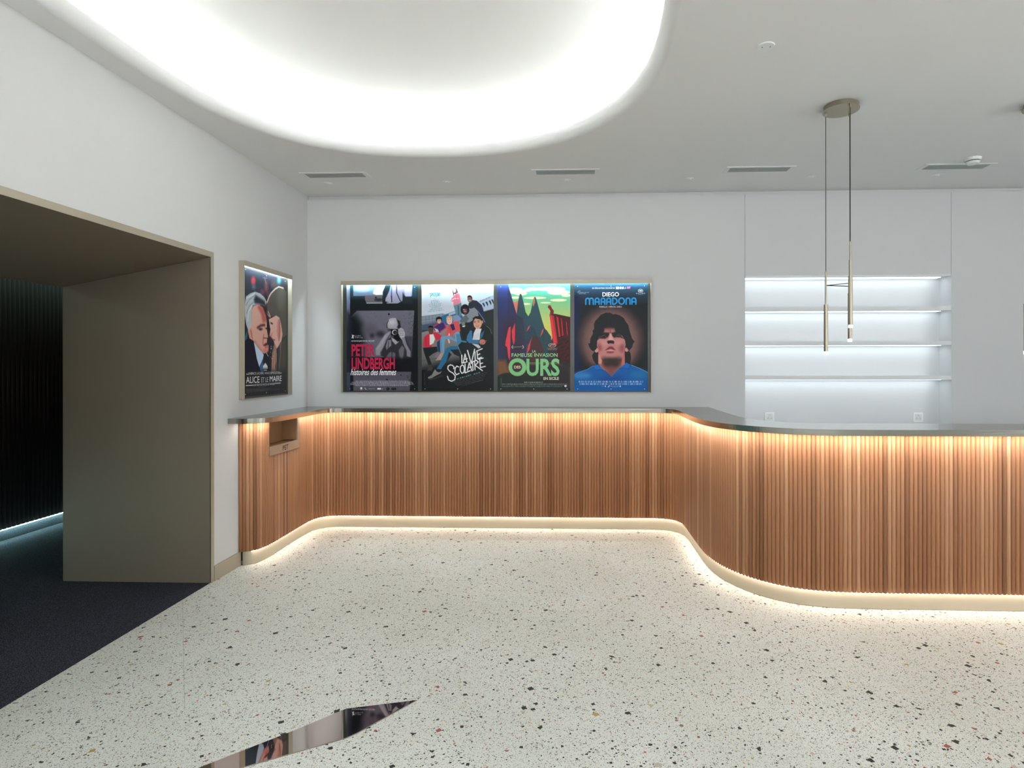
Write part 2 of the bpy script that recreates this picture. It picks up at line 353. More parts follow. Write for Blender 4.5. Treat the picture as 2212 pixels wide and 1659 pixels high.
obj('light_strip', B(XF+.010, XF+.026, -.5, YB+2, .098, .104), M['led_hall'], hl)
hl = thing('corridor_ceiling_light', 'pale green light strip above the dark slatted passage wall', 'light strip', (XF+.08, 4, 2.5))
obj('light_strip', B(XF+.075, XF+.085, -.5, YB+2, 2.44, 2.45), M['led_hall2'], hl)

# ------------------------------------------------ counter
lip = [(-2.498, 4.085), (-2.43, 4.085), (-2.34, 4.10), (-2.27, 4.16), (-2.225, 4.26), (-2.212, 4.40), (-2.21, 4.60), (-2.21, 4.86), (-2.205, 4.98), (-2.165, 5.07), (-2.09, 5.11), (-1.98, 5.117), (-1.6, 5.118),
       (-.5, 5.122), (.5, 5.128), (.70, 5.128), (.80, 5.118), (.865, 5.07), (.892, 4.97), (.897, 4.80), (.897, 4.55), (.900, 4.30), (.925, 4.06), (.985, 3.88), (1.075, 3.745), (1.19, 3.64), (1.35, 3.545), (1.54, 3.497),
       (1.75, 3.488), (2.2, 3.488), (6.55, 3.488)]
slt = [(-2.498, 4.215), (-2.45, 4.22), (-2.395, 4.25), (-2.362, 4.32), (-2.350, 4.43), (-2.350, 4.60), (-2.350, 4.95), (-2.347, 5.07), (-2.325, 5.16), (-2.27, 5.225), (-2.19, 5.252), (-2.08, 5.258), (-1.6, 5.258),
       (-.5, 5.260), (.55, 5.262), (.70, 5.262), (.82, 5.247), (.905, 5.20), (.952, 5.11), (.965, 5.00), (.966, 4.8), (.967, 4.6), (.970, 4.40), (.985, 4.22), (1.025, 4.06), (1.085, 3.93), (1.165, 3.815), (1.27, 3.715),
       (1.39, 3.645), (1.55, 3.602), (1.75, 3.585), (2.2, 3.583), (6.55, 3.583)]
bak = [(-2.498, 5.348), (1.245, 5.348), (1.243, 5.1), (1.238, 4.7), (1.240, 4.42), (1.258, 4.22), (1.305, 4.09), (1.385, 3.98), (1.49, 3.915), (1.62, 3.882), (1.8, 3.873), (2.4, 3.872), (6.55, 3.872)]
LIP = resample(smooth_curve(lip, .01), .02); SL = smooth_curve(slt, .005)
SJ = resample(SL, .0262); NJ = normals(SJ)
BK = np.vstack([[bak[0]], resample(smooth_curve(bak[1:], .01), .03)])
ZT, ZU = 1.115, 1.078
ct = obj('countertop', prism([tuple(p) for p in LIP]+[tuple(p) for p in BK[::-1]], ZU, ZT), M['brushed'])
prop(ct, 'brushed champagne metal countertop curving along both walls and out into the room', 'countertop')
cn = thing('counter', 'long curved counter front of vertical light wood slats', 'counter', (0, 4.6, 0))
by0, by1, bz0, bz1 = 4.395, 4.862, .795, ZU
straight = [i for i in range(len(SJ)-1) if SJ[i][0] < -2.33 and by0-.012 < (SJ[i][1]+SJ[i+1][1])/2 < by1+.004]
y_lo, y_hi = SJ[straight[0]][1], SJ[straight[-1]+1][1]
bm = bmesh.new(); uvl = bm.loops.layers.uv.new('UVMap'); sset = set(straight)
slats(bm, uvl, SJ, NJ, .107, 1.070, 0, .0082, 8, .012, lambda i: i not in sset)
obj('slat_panel', bm, M['slat'], cn)
i0, i1 = straight[0], straight[-1]+1
inn = offset(SL, -.030); inn2 = offset(SL, -.045)
def sub(P, cond): return [k for k in range(len(P)) if cond(P[k])]
left = [k for k in range(len(SL)) if inn2[k][0] > XL+.002 and SL[k][0] < -2.3 and SL[k][1] < y_lo]
right = [k for k in range(left[-1]+1, len(SL)) if not (SL[k][0] < -2.33 and SL[k][1] < y_hi)]
for part in (left, right):
    obj('carcass', prism_strip(inn[part], inn2[part], .03, 1.070), M['black'], cn)
pl_a, pl_b = resample(offset(SL, -.026), .02), None
pl_a = pl_a[(pl_a[:, 0] > XL+.012) & (offset(pl_a, -.012)[:, 0] > XL+.003)]
pl_b = offset(pl_a, -.012)
obj('plinth', prism_strip(pl_a, pl_b, .002, .118), M['bronze'], cn)
BKi = resample(np.array(BK), .03)
bp = offset(BKi, 0)
obj('back_panel', prism_strip(*[np.array([p+np.array((o_, 0)) for p in BKi if p[0] > 1.15 and p[1] < 5.3]) for o_ in (-.02, -.035)], .0, ZU), M['shelf'], cn)
ll = offset(SL, .024); lm = offset(SL, .033)
in_hatch = lambda p: p[0] < -2.28 and by0-.02 < p[1] < by1-.03
for part in ([k for k in range(len(SL)) if ll[k][0] > -2.45 and ll[k][0] < -2.2 and ll[k][1] < by0-.02], [k for k in range(len(SL)) if not (ll[k][0] < -2.28 and ll[k][1] < by1-.03)]):
    obj('light_strip', band(ll[part][::2], lm[part][::2], ZU-.0015, ZU-.0015), M['led_warm'], cn)
kl = [k for k in range(len(SL)) if k > 16]
obj('plinth_light', band(offset(SL, -.013)[kl][::2], offset(SL, -.006)[kl][::2], .1045, .1045), M['led_warm2'], cn)
# recycling hatch let into the slats

bm = bmesh.new(); uvl = bm.loops.layers.uv.new('UVMap')
slats(bm, uvl, SJ[i0:i1+1], NJ[i0:i1+1], .107, bz0, i0, .0065, 7, .012)
box(bm, -2.395, -2.371, y_lo+.002, y_hi-.002, .107, bz0)
for f in bm.faces:
    for lp in f.loops:
        if lp[uvl].uv.length == 0: lp[uvl].uv = (500.5, lp.vert.co.z)
obj('recycling_door', bm, M['slat'], cn)['label'] = 'slatted door under the recycling opening'
sp_ = obj('sign_plate', Bs((-2.356, -2.344, y_lo+.001, y_hi-.001, bz0+.002, .868), (-2.356, -2.344, y_hi-.036, y_hi-.001, .868, ZU-.012)), M['plate'], cn)
sp_['label'] = 'champagne metal plate reading PET'
m2 = M['slotwood']
obj('recycling_opening', Bs((-2.485, -2.477, y_lo, y_hi-.03, .86, ZU-.005), (-2.485, -2.357, y_lo-.0, y_lo+.006, .868, ZU-.005), (-2.485, -2.357, y_hi-.036, y_hi-.030, .868, ZU-.005), (-2.485, -2.357, y_lo, y_hi-.03, .852, .862)), m2, cn)

# ------------------------------------------------ text
def text_mesh(body, bold=0, shear=0):
    cu = D.curves.new('text', 'FONT'); cu.body = body; cu.size = 1; cu.shear = shear; cu.offset = bold; cu.resolution_u = 3
    o = D.objects.new('text', cu); C.objects.link(o)
    dg = bpy.context.evaluated_depsgraph_get(); me = D.meshes.new_from_object(o.evaluated_get(dg))
    D.objects.remove(o); D.curves.remove(cu); return me
def fit(me, x0, y0, x1, y1):                          # vertices scaled into a box
    v = np.empty(len(me.vertices)*3); me.vertices.foreach_get('co', v); v = v.reshape(-1, 3)
    mn, mx = v.min(0), v.max(0)
    v[:, 0] = x0+(v[:, 0]-mn[0])/(mx[0]-mn[0])*(x1-x0); v[:, 1] = y0+(v[:, 1]-mn[1])/(mx[1]-mn[1])*(y1-y0); v[:, 2] = 0
    return v, [tuple(p.vertices) for p in me.polygons]
v, F = fit(text_mesh('PET', .012), 0, 0, 1, 1)
me = D.meshes.new('lettering'); me.from_pydata([(-2.3432, 4.575+a*.095, .812+b*.040) for a, b, _ in v], [], F); 
o = obj('lettering', me, M['lettering'], sp_)

# artwork of the posters in print units: polygons, strokes, gradients, speckles, print rows, lettering
ART = {
'photographer': [
('P',[(-0.2,-2.2),(103.2,-2.2),(103.2,150.0),(-0.2,150.0)],(25,29,33),0.3,1),
('Y',[(0.0,-1.1),(4.8,62.5)],(150,165,200),(70,74,96),1),
('Y',[(0.0,62.5),(4.8,150.0)],(70,74,96),(62,66,88),1),
('Y',[(0.0,78.4),(4.8,120.8)],(40,44,56),(32,36,44),0.7),
('P',[(4.9,-0.6),(100.5,-0.6),(100.5,18.0),(4.9,18.0)],(40,70,85),8,0.8),
('Y',[(9.4,-0.3),(92.0,14.8)],(110,160,190),(105,115,140),1),
('P',[(32.1,5.8),(31.6,6.8),(30.1,7.6),(27.8,8.3),(24.8,8.8),(21.5,8.9),(18.3,8.8),(15.3,8.3),(13.0,7.6),(11.5,6.8),(10.9,5.8),(11.5,4.8),(13.0,3.9),(15.3,3.2),(18.3,2.7),(21.5,2.6),(24.8,2.7),(27.8,3.2),(30.1,3.9),(31.6,4.8)],(172,205,221),6,0.7),
('P',[(43.8,-0.3),(54.4,-0.3),(50.7,13.7),(44.9,15.3),(37.4,11.6),(38.5,7.4)],(221,237,239),2,1),
('P',[(54.4,-0.3),(62.4,-0.3),(60.2,6.8),(54.4,20.1),(50.7,20.1),(50.7,9.5)],(28,40,46),2,1),
('P',[(61.3,6.8),(63.2,25.4),(54.4,22.2),(54.9,18.0)],(151,145,170),1.2,1),
('P',[(64.0,-0.3),(78.8,-0.3),(80.4,13.7),(78.3,22.2),(71.4,25.4),(64.0,25.4)],(145,143,167),1.2,1),
('L',[(70.3,-0.3),(70.3,10.5),(74.6,20.1),(77.7,24.3)],1.17,(25,27,35),1.5,1),
('L',[(63.2,1.5),(63.2,24.9)],0.74,(35,35,45),1,1),
('P',[(79.3,-0.3),(92.0,-0.3),(91.0,15.8),(82.5,15.8)],(172,170,199),1,1),
('P',[(78.8,9.5),(82.0,16.9),(92.6,16.9),(92.6,26.4),(78.3,26.4)],(30,38,42),1.5,1),
('P',[(25.8,14.2),(50.2,13.2),(50.2,25.4),(28.4,25.4),(25.8,20.1)],(99,95,102),1,1),
('P',[(50.7,20.1),(50.4,20.7),(49.6,21.3),(48.3,21.8),(46.7,22.1),(44.9,22.2),(43.1,22.1),(41.4,21.8),(40.2,21.3),(39.3,20.7),(39.0,20.1),(39.3,19.4),(40.2,18.8),(41.4,18.4),(43.1,18.1),(44.9,18.0),(46.7,18.1),(48.3,18.4),(49.6,18.8),(50.4,19.4)],(45,42,45),3,1),
('P',[(27.9,24.1),(50.4,24.1),(50.4,25.4),(27.9,25.4)],(162,162,167),0.5,1),
('P',[(56.3,24.1),(71.4,24.1),(71.4,25.4),(56.3,25.4)],(151,149,153),0.6,1),
('P',[(42.3,16.9),(42.3,17.3),(42.1,17.6),(41.8,17.8),(41.5,18.0),(41.2,18.1),(40.8,18.0),(40.5,17.8),(40.2,17.6),(40.0,17.3),(40.0,16.9),(40.0,16.5),(40.2,16.2),(40.5,16.0),(40.8,15.8),(41.2,15.7),(41.5,15.8),(41.8,16.0),(42.1,16.2),(42.3,16.5)],(10,10,14),0.5,1),
('P',[(4.9,25.6),(100.5,25.6),(100.5,34.9),(4.9,34.9)],(26,28,32),2,1),
('P',[(14.7,35.2),(95.0,35.2),(93.9,51.9),(92.6,73.1),(91.5,89.0),(89.4,100.1),(39.6,100.1),(4.9,99.6),(4.9,43.9)],(105,104,118),0.8,1),
('P',[(1.4,38.6),(14.1,41.3),(21.5,51.9),(24.7,73.1),(23.7,102.2),(1.4,102.2)],(22,27,34),16,1),
('P',[(42.7,62.5),(42.3,64.9),(40.9,67.2),(38.8,68.9),(36.2,70.1),(33.2,70.4),(30.3,70.1),(27.6,68.9),(25.5,67.2),(24.1,64.9),(23.7,62.5),(24.1,60.0),(25.5,57.8),(27.6,56.1),(30.3,54.9),(33.2,54.5),(36.2,54.9),(38.8,56.1),(40.9,57.8),(42.3,60.0)],(91,84,95),14,0.8),
('P',[(53.4,67.8),(53.1,69.1),(52.2,70.3),(50.9,71.2),(49.3,71.8),(47.5,72.0),(45.7,71.8),(44.1,71.2),(42.8,70.3),(42.0,69.1),(41.7,67.8),(42.0,66.5),(42.8,65.3),(44.1,64.4),(45.7,63.8),(47.5,63.6),(49.3,63.8),(50.9,64.4),(52.2,65.3),(53.1,66.5)],(54,49,60),8,1),
('P',[(39.0,69.9),(38.9,70.9),(38.4,71.8),(37.7,72.5),(36.8,72.9),(35.9,73.1),(34.9,72.9),(34.0,72.5),(33.3,71.8),(32.8,70.9),(32.7,69.9),(32.8,68.9),(33.3,68.0),(34.0,67.3),(34.9,66.9),(35.9,66.7),(36.8,66.9),(37.7,67.3),(38.4,68.0),(38.9,68.9)],(56,51,62),6,1),
('S',[(21.5,36.0),(94.2,67.8)],70,0.37,(40,40,50)),
('S',[(86.2,36.0),(94.7,73.1)],90,0.48,(45,45,56)),
('P',[(60.6,40.2),(60.6,40.7),(60.4,41.1),(60.1,41.4),(59.8,41.6),(59.4,41.7),(59.1,41.6),(58.8,41.4),(58.5,41.1),(58.3,40.7),(58.3,40.2),(58.3,39.8),(58.5,39.4),(58.8,39.0),(59.1,38.8),(59.4,38.7),(59.8,38.8),(60.1,39.0),(60.4,39.4),(60.6,39.8)],(12,12,16),0.5,1),
('P',[(78.8,71.0),(92.6,71.0),(91.5,100.1),(78.8,100.1)],(66,64,75),3,1),
('P',[(75.5,54.0),(75.0,56.7),(73.7,59.1),(71.6,61.1),(69.0,62.3),(66.1,62.8),(63.2,62.3),(60.5,61.1),(58.4,59.1),(57.1,56.7),(56.6,54.0),(57.1,51.3),(58.4,48.9),(60.5,46.9),(63.2,45.7),(66.1,45.3),(69.0,45.7),(71.6,46.9),(73.7,48.9),(75.0,51.3)],(162,158,170),1.2,1),
('P',[(68.7,51.4),(68.5,52.5),(67.8,53.5),(66.8,54.4),(65.4,54.9),(64.0,55.1),(62.5,54.9),(61.1,54.4),(60.1,53.5),(59.4,52.5),(59.2,51.4),(59.4,50.2),(60.1,49.2),(61.1,48.4),(62.5,47.8),(64.0,47.6),(65.4,47.8),(66.8,48.4),(67.8,49.2),(68.5,50.2)],(192,189,198),8,1),
('P',[(70.3,46.6),(75.1,50.3),(76.1,58.8),(73.5,60.9),(70.8,58.8),(72.4,54.5)],(32,32,40),2.5,1),
('L',[(56.8,58.8),(56.6,53.5),(58.7,49.2)],1.06,(48,48,56),1.5,1),
('L',[(59.7,60.9),(62.9,61.7),(71.4,61.7)],1.27,(38,38,44),1.5,1),
('P',[(57.6,61.4),(62.4,60.4),(73.5,60.9),(73.5,75.2),(62.4,75.2)],(75,73,82),2,1),
('P',[(54.4,74.2),(82.0,71.0),(90.5,89.0),(89.4,100.1),(78.8,106.5),(68.2,107.0),(54.4,100.1),(48.0,97.5),(52.8,83.7)],(51,50,59),1.5,1),
('P',[(62.9,72.6),(68.2,75.2),(73.5,78.4),(68.7,82.6),(64.0,77.3)],(162,159,168),1.5,1),
('P',[(54.9,84.8),(57.6,76.3),(62.4,75.7),(62.9,83.7),(56.0,89.5)],(127,125,136),1.5,1),
('L',[(59.2,78.4),(58.1,86.9)],0.85,(50,48,56),1,1),
('P',[(73.0,90.1),(77.7,83.7),(80.9,86.9),(79.9,97.5),(77.7,106.0),(74.6,99.6)],(105,102,112),1.5,1),
('P',[(55.5,99.6),(60.2,93.2),(63.4,92.2),(68.2,94.3),(68.2,107.0)],(99,97,106),2,1),
('L',[(64.0,91.6),(63.4,102.2)],0.85,(30,30,36),1,1),
('L',[(70.3,90.6),(70.8,104.9)],0.85,(30,30,36),1,1),
('P',[(61.8,61.2),(73.5,61.2),(73.5,69.9),(61.8,69.9)],(16,16,20),0.8,1),
('P',[(71.0,65.4),(70.8,66.5),(70.3,67.5),(69.5,68.3),(68.5,68.8),(67.4,69.0),(66.3,68.8),(65.3,68.3),(64.5,67.5),(64.0,66.5),(63.8,65.4),(64.0,64.3),(64.5,63.3),(65.3,62.5),(66.3,62.0),(67.4,61.8),(68.5,62.0),(69.5,62.5),(70.3,63.3),(70.8,64.3)],(216,211,216),0.5,1),
('P',[(70.8,65.6),(70.7,66.4),(70.2,67.2),(69.6,67.9),(68.8,68.3),(67.9,68.4),(67.0,68.3),(66.2,67.9),(65.6,67.2),(65.2,66.4),(65.1,65.6),(65.2,64.7),(65.6,63.9),(66.2,63.2),(67.0,62.8),(67.9,62.7),(68.8,62.8),(69.6,63.2),(70.2,63.9),(70.7,64.7)],(26,26,32),0.5,1),
('P',[(70.0,65.9),(70.0,66.4),(69.7,66.9),(69.4,67.2),(69.0,67.4),(68.5,67.5),(68.0,67.4),(67.5,67.2),(67.2,66.9),(66.9,66.4),(66.9,65.9),(66.9,65.4),(67.2,65.0),(67.5,64.6),(68.0,64.4),(68.5,64.3),(69.0,64.4),(69.4,64.6),(69.7,65.0),(70.0,65.4)],(62,60,69),2,1),
('P',[(66.1,68.9),(74.6,68.9),(76.7,75.2),(71.4,78.4),(66.1,73.1)],(20,20,26),1.5,1),
('P',[(72.4,61.2),(76.1,59.0),(79.9,61.4),(82.0,66.7),(81.4,73.1),(78.8,77.3),(75.1,72.6),(72.4,66.7)],(178,174,185),1,1),
('L',[(73.0,63.6),(76.1,62.1),(79.9,63.0)],0.48,(95,92,102),0.8,1),
('L',[(73.0,65.7),(76.1,64.2),(79.9,65.1)],0.48,(95,92,102),0.8,1),
('L',[(73.0,68.1),(76.1,66.6),(79.9,67.5)],0.48,(95,92,102),0.8,1),
('L',[(73.0,70.4),(76.1,69.0),(79.9,69.9)],0.48,(95,92,102),0.8,1),
('P',[(61.8,63.0),(62.4,69.9),(57.6,75.2),(53.4,83.2),(48.0,92.2),(47.0,96.9),(41.2,96.9),(40.6,87.9),(49.1,75.2),(53.9,68.3)],(149,145,157),1.5,1),
('L',[(61.8,67.8),(56.5,75.7),(52.8,86.3),(48.0,94.3)],1.8,(55,53,60),3,0.8),
('L',[(54.4,71.0),(50.2,78.4),(43.8,87.9)],1.59,(172,170,178),4,0.8),
('P',[(77.2,73.1),(81.4,72.0),(84.1,81.6),(89.9,92.2),(89.4,100.1),(84.6,98.5),(84.1,90.6),(78.8,80.0)],(131,128,139),1.5,1),
('P',[(4.9,100.7),(100.5,100.7),(100.5,119.7),(4.9,119.7)],(22,24,30),6,0.9),
('P',[(9.4,120.0),(90.7,120.0),(89.9,131.4),(88.3,147.8),(9.4,147.8)],(90,88,101),1.5,1),
('S',[(13.1,120.8),(90.5,147.3)],40,0.42,(40,40,48)),
('S',[(84.1,124.0),(90.5,132.5)],30,0.64,(50,48,58)),
('P',[(57.9,130.9),(57.8,131.2),(57.7,131.5),(57.4,131.7),(57.1,131.9),(56.8,131.9),(56.5,131.9),(56.2,131.7),(55.9,131.5),(55.8,131.2),(55.7,130.9),(55.8,130.5),(55.9,130.3),(56.2,130.0),(56.5,129.9),(56.8,129.8),(57.1,129.9),(57.4,130.0),(57.7,130.3),(57.8,130.5)],(14,14,18),0.5,1),
('P',[(77.0,124.6),(77.0,124.9),(76.8,125.1),(76.6,125.3),(76.4,125.4),(76.1,125.5),(75.9,125.4),(75.6,125.3),(75.5,125.1),(75.3,124.9),(75.3,124.6),(75.3,124.4),(75.5,124.1),(75.6,123.9),(75.9,123.8),(76.1,123.8),(76.4,123.8),(76.6,123.9),(76.8,124.1),(77.0,124.4)],(14,14,18),0.5,1),
('T',[(12.5,133.0),(86.7,133.0)],1.17,(222,222,228),0.8),
('T',[(7.0,134.6),(92.3,134.6)],1.17,(222,222,228),0.8),
('T',[(5.5,136.1),(94.2,136.1)],1.17,(222,222,228),0.8),
('T',[(5.2,137.7),(94.4,137.7)],1.17,(222,222,228),0.8),
('T',[(12.5,139.1),(86.7,139.1)],1.17,(222,222,228),0.8),
('P',[(19.2,141.5),(21.8,141.5),(21.8,144.1),(19.2,144.1)],(237,237,243),0.3,1),
('P',[(19.2,144.8),(21.8,144.8),(21.8,145.3),(19.2,145.3)],(194,194,199),0.3,1),
('L',[(25.8,142.3),(26.3,144.3),(27.9,144.3)],0.64,(215,215,220),0.4,1),
('T',[(30.8,143.6),(40.1,143.6)],0.85,(200,200,205),0.8),
('P',[(45.6,143.6),(45.5,144.0),(45.4,144.3),(45.1,144.6),(44.7,144.8),(44.3,144.9),(43.9,144.8),(43.6,144.6),(43.3,144.3),(43.1,144.0),(43.1,143.6),(43.1,143.2),(43.3,142.9),(43.6,142.6),(43.9,142.4),(44.3,142.3),(44.7,142.4),(45.1,142.6),(45.4,142.9),(45.5,143.2)],(243,243,248),0.5,1),
('P',[(48.1,143.6),(48.0,144.0),(47.9,144.3),(47.6,144.6),(47.2,144.8),(46.8,144.9),(46.4,144.8),(46.1,144.6),(45.8,144.3),(45.6,144.0),(45.6,143.6),(45.6,143.2),(45.8,142.9),(46.1,142.6),(46.4,142.4),(46.8,142.3),(47.2,142.4),(47.6,142.6),(47.9,142.9),(48.0,143.2)],(243,243,248),0.5,1),
('T',[(48.3,143.6),(52.3,143.6)],0.42,(180,180,185),0.8),
('P',[(60.0,143.8),(59.9,144.4),(59.6,144.9),(59.1,145.4),(58.5,145.7),(57.9,145.8),(57.2,145.7),(56.6,145.4),(56.1,144.9),(55.8,144.4),(55.7,143.8),(55.8,143.1),(56.1,142.6),(56.6,142.1),(57.2,141.8),(57.9,141.7),(58.5,141.8),(59.1,142.1),(59.6,142.6),(59.9,143.1)],(18,18,22),0.5,1),
('T',[(56.3,143.7),(59.4,143.7)],1.27,(170,170,175),0.8),
('P',[(63.0,142.2),(69.3,142.2),(69.3,145.3),(63.0,145.3)],(20,20,24),0.3,1),
('T',[(63.7,143.7),(68.6,143.7)],1.38,(110,110,116),0.8),
('P',[(7.5,67.8),(8.4,69.1),(10.1,68.9),(10.7,70.0),(9.6,70.7),(9.4,72.0),(10.1,73.6),(8.8,73.7),(7.8,72.6),(7.2,73.6),(6.7,73.5),(7.8,71.5),(7.7,70.2)],(232,232,235),0.5,1),
('T',[(11.4,70.1),(19.7,70.0)],1.38,(225,225,228),0.8),
('T',[(11.4,72.0),(22.3,72.8)],1.38,(225,225,228),0.8),
('X', 'UN FILM DE JEAN MICHEL VECCHIET', (6.7, 76.3, 39.4, 78.9), (225, 225, 230), 0, 0, 0),
('X', 'PETER', (7.0, 81.7, 39.8, 98.2), (186, 30, 72), 0, 0.035, 0),
('X', 'LINDBERGH', (7.0, 100.3, 67.8, 116.7), (186, 30, 72), 0, 0.035, 0),
('X', 'histoires des femmes', (5.5, 115.8, 69.8, 124.8), (240, 240, 242), 0.35, 0.012, 0),
],
'schoolyard': [
('Y',[(-1.8,-2.4),(102.6,52.4)],(214,236,246),(190,192,204),1),
('P',[(47.8,29.4),(46.6,31.4),(43.3,33.1),(38.1,34.5),(31.5,35.4),(24.3,35.7),(17.0,35.4),(10.5,34.5),(5.3,33.1),(1.9,31.4),(0.8,29.4),(1.9,27.5),(5.3,25.7),(10.5,24.4),(17.0,23.5),(24.3,23.2),(31.5,23.5),(38.1,24.4),(43.3,25.7),(46.6,27.5)],(188,190,204),20,0.8),
('P',[(100.5,12.2),(99.9,13.3),(97.9,14.3),(94.9,15.1),(91.1,15.7),(87.0,15.8),(82.8,15.7),(79.0,15.1),(76.0,14.3),(74.0,13.3),(73.4,12.2),(74.0,11.1),(76.0,10.0),(79.0,9.2),(82.8,8.7),(87.0,8.5),(91.1,8.7),(94.9,9.2),(97.9,10.0),(99.9,11.1)],(178,192,208),14,0.8),
('L',[(57.2,7.7),(64.5,6.3)],0.52,(170,180,190),2,1),
('P',[(-0.0,43.8),(30.5,39.9),(39.9,42.5),(39.9,57.6),(-0.0,59.2)],(128,142,156),0.6,1),
('L',[(0.8,43.8),(1.3,57.6)],0.31,(85,95,105),0.4,1),
('L',[(5.6,43.2),(6.0,57.6)],0.31,(85,95,105),0.4,1),
('L',[(10.4,42.6),(10.7,57.6)],0.31,(85,95,105),0.4,1),
('L',[(15.2,42.1),(15.4,57.6)],0.31,(85,95,105),0.4,1),
('L',[(20.0,41.5),(20.1,57.6)],0.31,(85,95,105),0.4,1),
('L',[(24.8,40.9),(24.8,57.6)],0.31,(85,95,105),0.4,1),
('L',[(29.6,40.3),(29.5,57.6)],0.31,(85,95,105),0.4,1),
('L',[(34.4,39.8),(34.2,57.6)],0.31,(85,95,105),0.4,1),
('L',[(-0.0,48.7),(29.5,45.1)],0.37,(80,90,100),0.4,1),
('L',[(-0.0,52.9),(26.4,48.2)],0.37,(80,90,100),0.4,1),
('L',[(-0.0,43.5),(29.5,39.8)],0.52,(95,102,110),0.4,1),
('P',[(-0.0,54.5),(22.2,49.8),(22.2,57.1),(-0.0,59.2)],(96,74,98),3,0.6),
('P',[(26.4,44.0),(37.3,39.3),(46.7,35.7),(57.2,43.0),(57.2,55.5),(26.4,55.5)],(44,104,148),1,1),
('P',[(37.3,39.9),(46.7,36.0),(47.3,39.9),(37.9,42.5)],(166,176,200),0.8,1),
('P',[(43.1,43.0),(50.4,41.2),(57.2,48.7),(57.2,57.6),(44.1,52.4)],(130,142,180),2,1),
('P',[(78.6,23.2),(99.7,14.5),(100.5,33.3),(86.4,37.0)],(168,182,204),0.8,1),
('P',[(84.1,25.8),(86.4,25.0),(88.0,28.6),(87.5,31.5)],(40,52,75),0.8,1),
('P',[(88.5,24.1),(90.9,23.4),(92.4,27.2),(91.9,30.0)],(40,52,75),0.8,1),
('P',[(93.0,22.4),(95.3,21.7),(96.9,25.7),(96.4,28.6)],(40,52,75),0.8,1),
('P',[(96.6,21.0),(99.0,20.3),(100.5,24.5),(100.0,27.4)],(40,52,75),0.8,1),
('T',[(81.2,23.2),(96.4,16.9)],2.3,(90,100,125),0.8),
('Y',[(-1.8,57.1),(102.6,117.7)],(142,140,138),(88,90,90),1),
('P',[(-0.0,55.5),(26.4,52.4),(26.4,57.6),(-0.0,62.9)],(66,86,108),2,1),
('P',[(-0.0,62.3),(19.1,60.8),(-0.0,65.5)],(50,58,66),2,1),
('P',[(86.4,37.0),(100.5,33.3),(100.5,149.0),(53.0,149.0),(53.0,55.0),(71.3,42.0)],(40,48,50),2,1),
('P',[(-1.8,116.1),(29.5,106.2),(55.6,102.0),(102.6,104.6),(102.6,149.0),(-1.8,149.0)],(30,32,34),14,1),
('L',[(0.3,104.6),(29.5,100.5)],0.42,(70,72,72),1,1),
('L',[(0.3,115.1),(19.1,112.5)],0.42,(50,52,52),1,1),
('P',[(44.4,28.9),(55.1,24.7),(56.4,38.3),(55.6,42.5),(52.0,42.5),(51.2,35.2),(50.9,42.5),(48.3,42.0)],(96,128,142),0.7,1),
('L',[(50.9,29.4),(51.4,40.9)],1.15,(50,75,85),1.5,1),
('P',[(43.3,16.9),(48.3,11.7),(52.5,12.2),(53.8,19.0),(54.5,24.5),(44.1,29.4),(44.4,23.7),(40.2,22.6),(41.5,19.0)],(216,122,146),0.7,1),
('L',[(41.0,21.9),(45.7,19.0),(50.9,19.0)],1.36,(228,190,192),0.8,1),
('L',[(48.3,14.3),(49.3,21.1)],0.42,(170,80,100),1,1),
('P',[(49.8,8.5),(49.6,9.9),(49.1,11.1),(48.3,12.0),(47.4,12.6),(46.3,12.8),(45.3,12.6),(44.3,12.0),(43.5,11.1),(43.0,9.9),(42.9,8.5),(43.0,7.2),(43.5,6.0),(44.3,5.1),(45.3,4.5),(46.3,4.3),(47.4,4.5),(48.3,5.1),(49.1,6.0),(49.6,7.2)],(82,72,74),0.7,1),
('L',[(43.9,8.0),(44.4,14.3)],1.25,(82,72,74),0.4,1),
('L',[(49.1,9.1),(50.1,10.6)],1.46,(82,72,74),0.4,1),
('P',[(47.8,8.0),(47.7,8.9),(47.4,9.8),(47.0,10.5),(46.4,10.9),(45.8,11.0),(45.2,10.9),(44.6,10.5),(44.2,9.8),(43.9,8.9),(43.8,8.0),(43.9,7.1),(44.2,6.2),(44.6,5.6),(45.2,5.1),(45.8,5.0),(46.4,5.1),(47.0,5.6),(47.4,6.2),(47.7,7.1)],(240,216,218),0.8,1),
('P',[(65.5,25.2),(70.2,21.1),(76.5,22.1),(83.8,28.4),(86.7,39.3),(86.4,48.2),(76.5,42.0),(64.5,30.5)],(40,46,58),0.8,1),
('P',[(78.6,30.5),(84.9,32.6),(85.9,46.1),(80.7,40.9)],(36,44,84),4,1),
('P',[(70.7,19.5),(70.5,21.0),(70.0,22.3),(69.2,23.4),(68.2,24.1),(67.1,24.3),(66.0,24.1),(65.0,23.4),(64.2,22.3),(63.7,21.0),(63.6,19.5),(63.7,18.0),(64.2,16.7),(65.0,15.6),(66.0,14.9),(67.1,14.7),(68.2,14.9),(69.2,15.6),(70.0,16.7),(70.5,18.0)],(128,94,92),0.7,1),
('P',[(63.4,17.9),(64.2,15.3),(67.1,14.5),(70.0,16.9),(70.2,21.1),(68.7,17.4),(66.1,16.9)],(24,24,28),0.5,1),
('L',[(65.5,22.1),(68.2,21.7)],0.52,(225,210,210),0.4,1),
('L',[(65.3,19.0),(66.1,18.8)],0.47,(40,28,28),0.4,1),
('L',[(67.4,18.4),(68.4,18.1)],0.47,(40,28,28),0.4,1),
('P',[(67.1,33.6),(73.4,31.5),(77.6,35.7),(79.1,42.5),(74.4,47.2),(62.9,54.0),(60.8,51.4),(66.1,45.1),(59.8,42.0)],(130,136,146),0.8,1),
